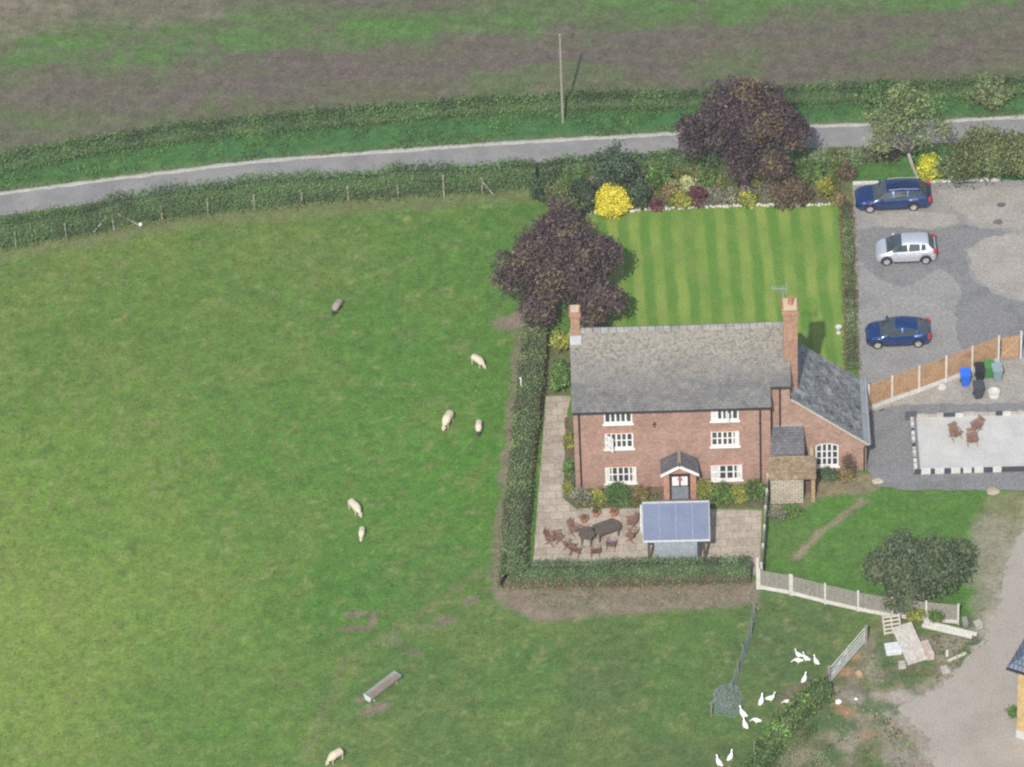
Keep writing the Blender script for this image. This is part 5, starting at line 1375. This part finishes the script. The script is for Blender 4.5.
for (x, y, lab) in [(584, 522, 'terracotta pot with a small plant left of the other pots'), (596, 516, 'terracotta pot with dark plant against the flower bed edge, middle one'), (614, 515.5, 'terracotta pot with orange plant right of the other pots')]:
    rt = empty('plant_pot', G(x, y, .008), 0, lab, 'plant pot', 'terracotta pots on the patio')
    p = MB(); p.lathe([(.15, 0), (.22, .30), (.26, .31), (.26, .38), (.21, .38), (.20, .30)], 14); p.build('pot', TERRA, rt)
    s = MB(); s.lathe([(0, .31), (.19, .315), (0, .34)], 12); s.build('soil', M_SOIL, rt)
    P_l = np.random.default_rng(int(x)).normal(size=(70, 3))*np.array([.11, .11, .09])+np.array([0, 0, .47]); add_leaves('plant', P_l, unit(70), np.zeros(70, int), .06, [L_RUST[1] if x != 596 else L_DARK[1]], rt)

# ------------------------------------------------------------------ white edging stones along the lawn
base = None; PW = plain('white_stone', (.52, .50, .45), .9, var=.3)
for k in range(74):
    u = k/73; x = 588+(836-588)*u; y = 213.2+(204.2-213.2)*u+random.uniform(-.7, .7)-2.2*math.sin(u*PI)
    if 605 < x < 621 or random.random() < .06: continue
    if base is None: base = boulder(x, y, .14, PW, 'small white edging stone between the lawn and the flower border', 'edging_stone', 'stone', .8, 'white edging stones along the lawn'); o = base
    else: o = base.copy(); COL.objects.link(o); o.location = G(x, y)
    o.rotation_euler.z = random.uniform(0, 6); s_ = random.uniform(.55, 1.15); o.scale = (s_*1.25, s_, s_)
# kerb at the head of the car park
a = G(853, 184); b = G(1000, 180); q = MB()
q.beam(a+Vector((0, 0, .07)), b+Vector((0, 0, .07)), .16, .16); o = q.build('kerb', CONC_WHITE); tag(o, kind='structure')

# birdbath on the lawn
rt = empty('bird_bath', G(838.5, 333, .01), 0, 'small white stone bird bath at the right edge of the lawn', 'bird bath')
q = MB(); q.lathe([(.14, 0), (.14, .06), (.07, .1), (.06, .36), (.10, .42)], 12); q.build('pedestal', CONC_WHITE, rt)
q = MB(); q.lathe([(.08, .41), (.19, .46), (.20, .50), (.17, .50), (.14, .47), (0, .47)], 16); q.build('bowl', CONC_WHITE, rt)
q = MB(); q.tube([(0, 0, -.1), (.0, 0, 1.9)], .05, 7); q.tube([(0, 0, 1.9), (-.05, -.04, 1.95)], .05, 6); o = q.build('white_post', WHITE, None, G(522, 402)); tag(o, 'short white post sticking out of the side hedge', 'post')

# ------------------------------------------------------------------ trough
a = G(368, 702); b = G(398, 679); c = (a+b)/2; L_ = (b-a).length
rt = empty('feed_trough', (c.x, c.y, 0), math.atan2((b-a).y, (b-a).x), 'long galvanised feed trough lying in the pasture', 'trough')
GT = plain('trough_metal', (.34, .36, .36), .5, .4, .2)
q = MB(); t = .02; w0, w1, h0, h1 = .17, .30, .12, .46
for s in (-1, 1): q.add([(-L_/2, s*w0, h0), (L_/2, s*w0, h0), (L_/2, s*w1, h1), (-L_/2, s*w1, h1), (-L_/2, s*(w0-t), h0), (L_/2, s*(w0-t), h0), (L_/2, s*(w1-t), h1), (-L_/2, s*(w1-t), h1)], [(0, 1, 2, 3), (7, 6, 5, 4), (3, 2, 6, 7), (0, 3, 7, 4), (1, 5, 6, 2)])
q.box(-L_/2, L_/2, -w0, w0, h0-t, h0); q.build('basin', GT, rt)
for s in (-1, 1):
    q = MB(); x = s*L_/2; q.add([(x, -w0, h0-.02), (x, w0, h0-.02), (x, w1+.01, h1+.02), (x, -w1-.01, h1+.02), (x+s*.03, -w0, h0-.02), (x+s*.03, w0, h0-.02), (x+s*.03, w1+.01, h1+.02), (x+s*.03, -w1-.01, h1+.02)], [(0, 1, 2, 3), (4, 5, 6, 7), (0, 1, 5, 4), (1, 2, 6, 5), (2, 3, 7, 6), (3, 0, 4, 7)])
    q.build('end_plate', plain('pale_end_plate', (.62, .66, .66), .6) if s < 0 else GT, rt)
    q = MB(); q.box(s*(L_/2-.3)-.03, s*(L_/2-.3)+.03, -.28, .28, -.02, .10); q.build('foot', GT, rt)
q = MB(); q.box(-L_/2+.03, L_/2-.03, -.19, .19, .14, .30); q.build('feed', mott('old_feed', (.20, .155, .115), (.28, .22, .165), 5), rt)

# ------------------------------------------------------------------ rubble corner by the track
rt = empty('pallet', G(893, 634, .02), math.radians(8), 'grey slatted pallet leaning upright left of the tilted pale board', 'pallet')
Mp = Matrix.Rotation(math.radians(-32), 4, 'X')
for k in range(5): q = MB(); q.box(-.52, .52, -.03, 0, .05+k*.23, .17+k*.23, Mp); q.build('slat', plain('pallet_wood', (.42, .39, .33), .9), rt)
for x in (-.47, 0, .47): q = MB(); q.box(x-.05, x+.05, .002, .09, 0, 1.15, Mp); q.build('bearer', plain('pallet_wood', (.38, .35, .30), .9), rt)
q = MB(); q.box(-.45, .45, -.38, .38, .02, .30); q.box(-.42, .42, -.34, .34, .303, .36); o = q.build('plastic_crate', plain('white_blue_plastic', (.58, .61, .64), .6), None, G(893, 651)); o.rotation_euler.z = .1; tag(o, 'whitish box lying below the leaning pallet', 'box')
rt = empty('large_board', G(915, 664, .06), math.radians(15.5), 'large pale weathered board lying tilted on the rubble', 'board')
Mp = Matrix.Rotation(math.radians(9), 4, 'X')@Matrix.Rotation(math.radians(-5), 4, 'Y')
q = MB(); q.box(-.42, .78, .0, 2.75, .05, .13, Mp); q.build('sheet', mott('board_ply', (.36, .34, .31), (.44, .42, .385), .8, c3=(.40, .375, .34)), rt)
q = MB()
for yy in (.3, 1.4, 2.4): q.box(-.40, .76, yy, yy+.09, -.03, .047, Mp)
q.build('batten', GREYWOOD, rt)
q = MB(); q.box(-.22, .22, -.55, .55, .02, .55); q.box(-.16, .16, -.5, .5, .553, .62); o = q.build('rubble_block', mott('pinkish_rubble', (.42, .30, .26), (.55, .50, .46), 2.5), None, G(927.5, 654)); o.rotation_euler.z = .25; tag(o, 'pinkish white block of rubble right of the tilted board', 'rubble')
grp = 'pale concrete posts stacked by the fence'
for i, (a, b, z, lab) in enumerate([((924, 622), (969, 633.5), .12, 'pale concrete post in the stack, rearmost'), ((922, 625.5), (972, 637), .12, 'pale concrete post in the stack, front one on the ground'), ((931, 623), (977, 634.5), .32, 'pale concrete post lying on top of the stack')]):
    A = G(*a, z); B = G(*b, z); q = MB(); q.beam(A, B, .17, .17); o = q.build('concrete_post', CONC_WHITE, bevel=.012); tag(o, lab, 'post', grp)
for (x, y, w_, l_, hh, rz, mat, lab) in [(978, 627, .55, .5, .35, .3, CONC, 'grey concrete block at the end of the post stack'), (965, 624, .7, .35, .3, .1, GREYWOOD, 'grey wood offcut behind the post stack'),
                                         (902, 665.5, .7, .45, .08, .0, CONC, 'flat grey slab below the leaning pallet'), (947, 654, .55, .16, .08, -.1, PALEB, 'short pale plank on the grass'), (945, 670, .7, .5, .05, .2, CONC, 'low grey slab in the weeds near the track'), (859, 676, .45, .35, .25, .5, plain('sandstone', (.45, .32, .2), .9), 'orange sandstone lump near the field gate')]:
    q = MB(); q.prism([(-l_/2, -w_/2), (l_/2, -w_/2*.8), (l_/2*.9, w_/2), (-l_/2*.85, w_/2*.9)], 0, hh); o = q.build('rubble_slab', mat, None, G(x, y), bevel=.02); o.rotation_euler.z = rz; tag(o, lab, 'rubble')
q = MB(); q.beam(G(948, 661, .06), G(966.5, 653, .06), .16, .1); o = q.build('timber', plain('pale_timber', (.52, .48, .40), .9)); tag(o, 'long pale timber lying on the grass by the track', 'timber')
boulder(838.5, 702, .2, WHITE, 'round white stone on the mud right of the hedge bank', h=.9)
boulder(856, 699, .1, WHITE, 'tiny white pebble on the muddy track edge', h=.8)

# ------------------------------------------------------------------ building at the right edge
bp = G(1016.5, 737); ry = math.radians(-28)
B = empty('ochre_building', bp, ry, 'ochre brick building with blue-grey tiled hipped roof at the right edge', 'building')
BW, BD, BH = 6.0, 7.0, 5.85
OCH = brickmat('ochre_brick', (.46, .32, .13), (.55, .40, .18), (.48, .38, .22), slope=None, blot=[((.34, .22, .09), 1.4, .5, .7, .5)])
q = MB(); q.box(0, BW, 0, BD, .55, BH); q.build('wall', OCH, B)
q = MB(); q.box(-.03, BW+.03, -.03, BD+.03, 0, .548); q.build('plinth', plain('pale_plinth', (.50, .51, .50), .9), B)
BT = brickmat('blue_tile', (.13, .17, .235), (.17, .21, .28), (.05, .06, .08), bw=.25, rh=.3, slope=1.2, ms=.03)
o_ = .5; zr_ = BH+2.6; q = MB()
c4 = [(-o_, -o_, BH-.1), (BW+o_, -o_, BH-.1), (BW+o_, BD+o_, BH-.1), (-o_, BD+o_, BH-.1)]; rr = [(BW/2, BW/2, zr_), (BW/2, BD-BW/2, zr_)]
v = c4+rr; v += [(a, b, c-.12) for a, b, c in v]
q.add(v, [(0, 1, 4), (1, 2, 5, 4), (2, 3, 5), (3, 0, 4, 5), (0, 6, 7, 1), (1, 7, 8, 2), (2, 8, 9, 3), (3, 9, 6, 0), (6, 9, 8, 7)]); q.build('roof', BT, B)
q = MB(); q.tube([(-o_, -o_-.06, BH-.17), (BW+o_, -o_-.06, BH-.17)], .06, 8); q.build('gutter', BLACKIRON, B)
for x in (1.6, 4.2):
    for z in (1.4, 3.9): window(x, x+1., z, z+1.2, 2, 2, -.14, B)
shrub('wall_weeds', 1013, 716, .5, .6, L_MID, 'green weeds at the foot of the ochre building wall', dense=3, size=.06)

# ------------------------------------------------------------------ animals
def skin_mesh(name, verts, edges, radii, root_i=0, lev=2, mats=(), pick=None):
    bm = bmesh.new(); sl = bm.verts.layers.skin.verify(); vs = [bm.verts.new(v) for v in verts]
    for a, b in edges: bm.edges.new((vs[a], vs[b]))
    for i, v in enumerate(vs):
        r = radii[i]; v[sl].radius = r if isinstance(r, tuple) else (r, r); v[sl].use_root = (i == root_i)
    me = bpy.data.meshes.new(name+'_skeleton'); bm.to_mesh(me); bm.free()
    o = bpy.data.objects.new(name+'_skeleton', me); COL.objects.link(o)
    o.modifiers.new('skin', 'SKIN').use_smooth_shade = True
    s = o.modifiers.new('sub', 'SUBSURF'); s.levels = lev; s.render_levels = lev
    dg = bpy.context.evaluated_depsgraph_get(); dg.update()
    out = bpy.data.meshes.new_from_object(o.evaluated_get(dg)); out.name = name
    bpy.data.objects.remove(o); bpy.data.meshes.remove(me)
    out.materials.clear()
    for m in mats: out.materials.append(m)
    for p in out.polygons:
        p.use_smooth = True; p.material_index = pick(p.center) if pick else 0
    return out
def sheep_mesh(wool, dark, graze=True):
    # nose towards +x; one body: rump, chest, neck, head, legs, ears, tail
    v = [(-.42, 0, .62), (-.15, 0, .66), (.18, 0, .65), (.40, 0, .66)]; r = [.20, .27, .27, .19]
    hd = [(.58, 0, .48), (.70, 0, .26), (.80, 0, .12)] if graze else [(.56, 0, .80), (.68, 0, .90), (.83, 0, .86)]
    v += hd; r += [.12, .088, .055]
    e = [(0, 1), (1, 2), (2, 3), (3, 4), (4, 5), (5, 6)]
    for sx, par in ((-.40, 0), (.34, 3)):
        for sy in (-1, 1):
            k = len(v); bx = -.05 if sx < 0 else .0
            v += [(sx, sy*.12, .46), (sx+bx, sy*.135, .26), (sx-bx*.3, sy*.135, .02)]; r += [.085, .048, .04]; e += [(par, k), (k, k+1), (k+1, k+2)]
    for sy in (-1, 1):
        k = len(v); v.append((hd[1][0]-.06, sy*.15, hd[1][2]+.09)); r.append((.05, .02)); e.append((5, k))
    k = len(v); v += [(-.60, 0, .58), (-.66, 0, .38)]; r += [.055, .04]; e += [(0, k), (k, k+1)]
    hx = hd[0][0]+.02
    return skin_mesh('sheep_body', v, e, r, 1, 2, [wool, dark], lambda c: 1 if (c.z < .33 and c.x < .5 and abs(c.x+.66) > .08) or (c.x > hx+.02) else 0)
WOOL = mott('sheep_wool', (.50, .44, .33), (.64, .58, .46), 9, bump=.6); WOOLD = mott('grey_wool', (.24, .205, .18), (.33, .29, .255), 9, bump=.6)
FACE = plain('pale_face', (.50, .44, .35), .9); FACED = plain('black_face', (.035, .03, .03), .9)
SH = [sheep_mesh(WOOL, FACE), sheep_mesh(WOOLD, FACED), sheep_mesh(WOOL, FACED)]
def aim(a, b):
    A = G(*a); B_ = G(*b); return (A+B_)/2, math.atan2((B_-A).y, (B_-A).x)
for (a, b, k, s, lab) in [((341, 306), (334, 315), 1, .95, 'grey woolled sheep with a black face grazing alone near the pasture top'),
                          ((472, 362), (484, 369), 0, 1.0, 'cream sheep grazing towards the lower right beside the side hedge top'),
                          ((452, 418), (444, 431), 0, 1.12, 'large cream sheep grazing head down, left of the pair by the hedge'),
                          ((479.5, 425), (478.5, 437), 2, .88, 'small cream sheep with dark face, right of the pair by the hedge'),
                          ((350, 507), (360, 517), 0, 1.08, 'cream sheep grazing just above a smaller one in mid pasture'),
                          ((363, 531), (361, 542), 0, .78, 'small pale sheep just below the cream one in mid pasture'),
                          ((343, 757), (329, 765), 0, 1.05, 'cream sheep at the bottom edge of the pasture below the trough')]:
    p, rz = aim(a, b); o = bpy.data.objects.new('sheep', SH[k]); COL.objects.link(o); o.location = p-Vector((0, 0, .03)); o.rotation_euler.z = rz; o.scale = (s*.82, s*.92, s*.86)
    tag(o, lab, 'sheep', 'sheep grazing in the pasture')
GW = plain('white_plumage', (.82, .82, .80), .8, var=.05); GB_ = plain('brown_plumage', (.16, .125, .09), .9); OR = plain('orange_bill', (.62, .25, .05), .6); GG = plain('dull_plumage', (.50, .49, .42), .9)
def goose_mesh(pl, up=True):
    v = [(-.26, 0, .34), (-.05, 0, .36), (.16, 0, .38)]; r = [.10, (.175, .165), .14]
    hd = [(.27, 0, .50), (.29, 0, .68), (.30, 0, .82), (.37, 0, .86), (.45, 0, .84)] if up else [(.34, 0, .36), (.46, 0, .24), (.54, 0, .14), (.60, 0, .08), (.66, 0, .05)]
    v += hd; r += [.075, .045, .042, .055, .026]
    e = [(i, i+1) for i in range(7)]
    k = len(v); v += [(-.42, 0, .38)]; r += [(.06, .03)]; e += [(0, k)]
    for sy in (-1, 1):
        k = len(v); v += [(-.02, sy*.085, .20), (-.02, sy*.09, .03), (.09, sy*.10, .018)]; r += [.045, .022, (.035, .014)]; e += [(1, k), (k, k+1), (k+1, k+2)]
    bx = .40 if up else .595
    return skin_mesh('goose_body', v, e, r, 1, 2, [pl, OR], lambda c: 1 if c.x > bx or (c.z < .17 and c.x < .25) else 0)
GM = [goose_mesh(GW, True), goose_mesh(GW, False), goose_mesh(GB_, False), goose_mesh(GG, True)]
for (x, y, a, k, s, lab) in [(799, 657, 150, 0, 1, 'white goose at the rear of the cluster of three beside the field gate'), (798.5, 662.5, 170, 1, 1.05, 'white goose at the front left of the cluster of three, head lowered'),
                             (806.5, 660.5, 140, 0, 1, 'white goose at the right of the cluster of three'), (816.5, 664, 120, 0, 1, 'white goose closest to the field gate'),
                             (804, 682, 60, 0, 1.05, 'white goose standing by the bare soil above the hedge bank'), (806, 688.5, 200, 2, .95, 'brown goose in the shade at the top of the hedge bank'), (810, 688, 20, 3, .95, 'dull whitish goose at the top of the hedge bank'),
                             (770.5, 700.5, 10, 0, 1.1, 'white goose, rear one of the pair in mid grass'), (761, 704.5, 70, 0, 1.15, 'white goose with raised neck, left one of the pair in mid grass'), (789, 704.5, 160, 1, 1.1, 'white goose alone next to the hedge bank'),
                             (743.5, 716.5, 130, 0, 1.2, 'white goose right beside the netting heap'), (745.5, 728, 110, 0, 1.15, 'white goose standing just below the one beside the netting heap'), (757, 722.5, 160, 1, 1.05, 'white goose with lowered head between netting heap and hedge bank'),
                             (730, 760, 60, 0, 1.1, 'white goose at the bottom edge, right one of the two'), (719.5, 765.5, 120, 0, 1.15, 'white goose at the bottom edge, left one of the two')]:
    o = bpy.data.objects.new('goose', GM[k]); COL.objects.link(o); o.location = G(x, y)-Vector((0, 0, .035)); o.rotation_euler.z = math.radians(a); o.scale = (s*.66, s*.95, s*.66)
    tag(o, lab, 'goose', 'geese on the grass')

# ------------------------------------------------------------------ thin haze in the air
HZ = MB(); HZ.box(-420, 420, -480, 420, -1.2, CP[2]+12); hz = HZ.build('haze', [])
hm = bpy.data.materials.new('haze_air'); hm.use_nodes = True; ht = hm.node_tree; ht.nodes.clear()
pv = ht.nodes.new('ShaderNodeVolumePrincipled'); pv.inputs['Color'].default_value = (.86, .91, 1, 1); pv.inputs['Density'].default_value = HAZE
mo = ht.nodes.new('ShaderNodeOutputMaterial'); ht.links.new(pv.outputs[0], mo.inputs['Volume'])
hz.data.materials.append(hm); tag(hz, kind='stuff')
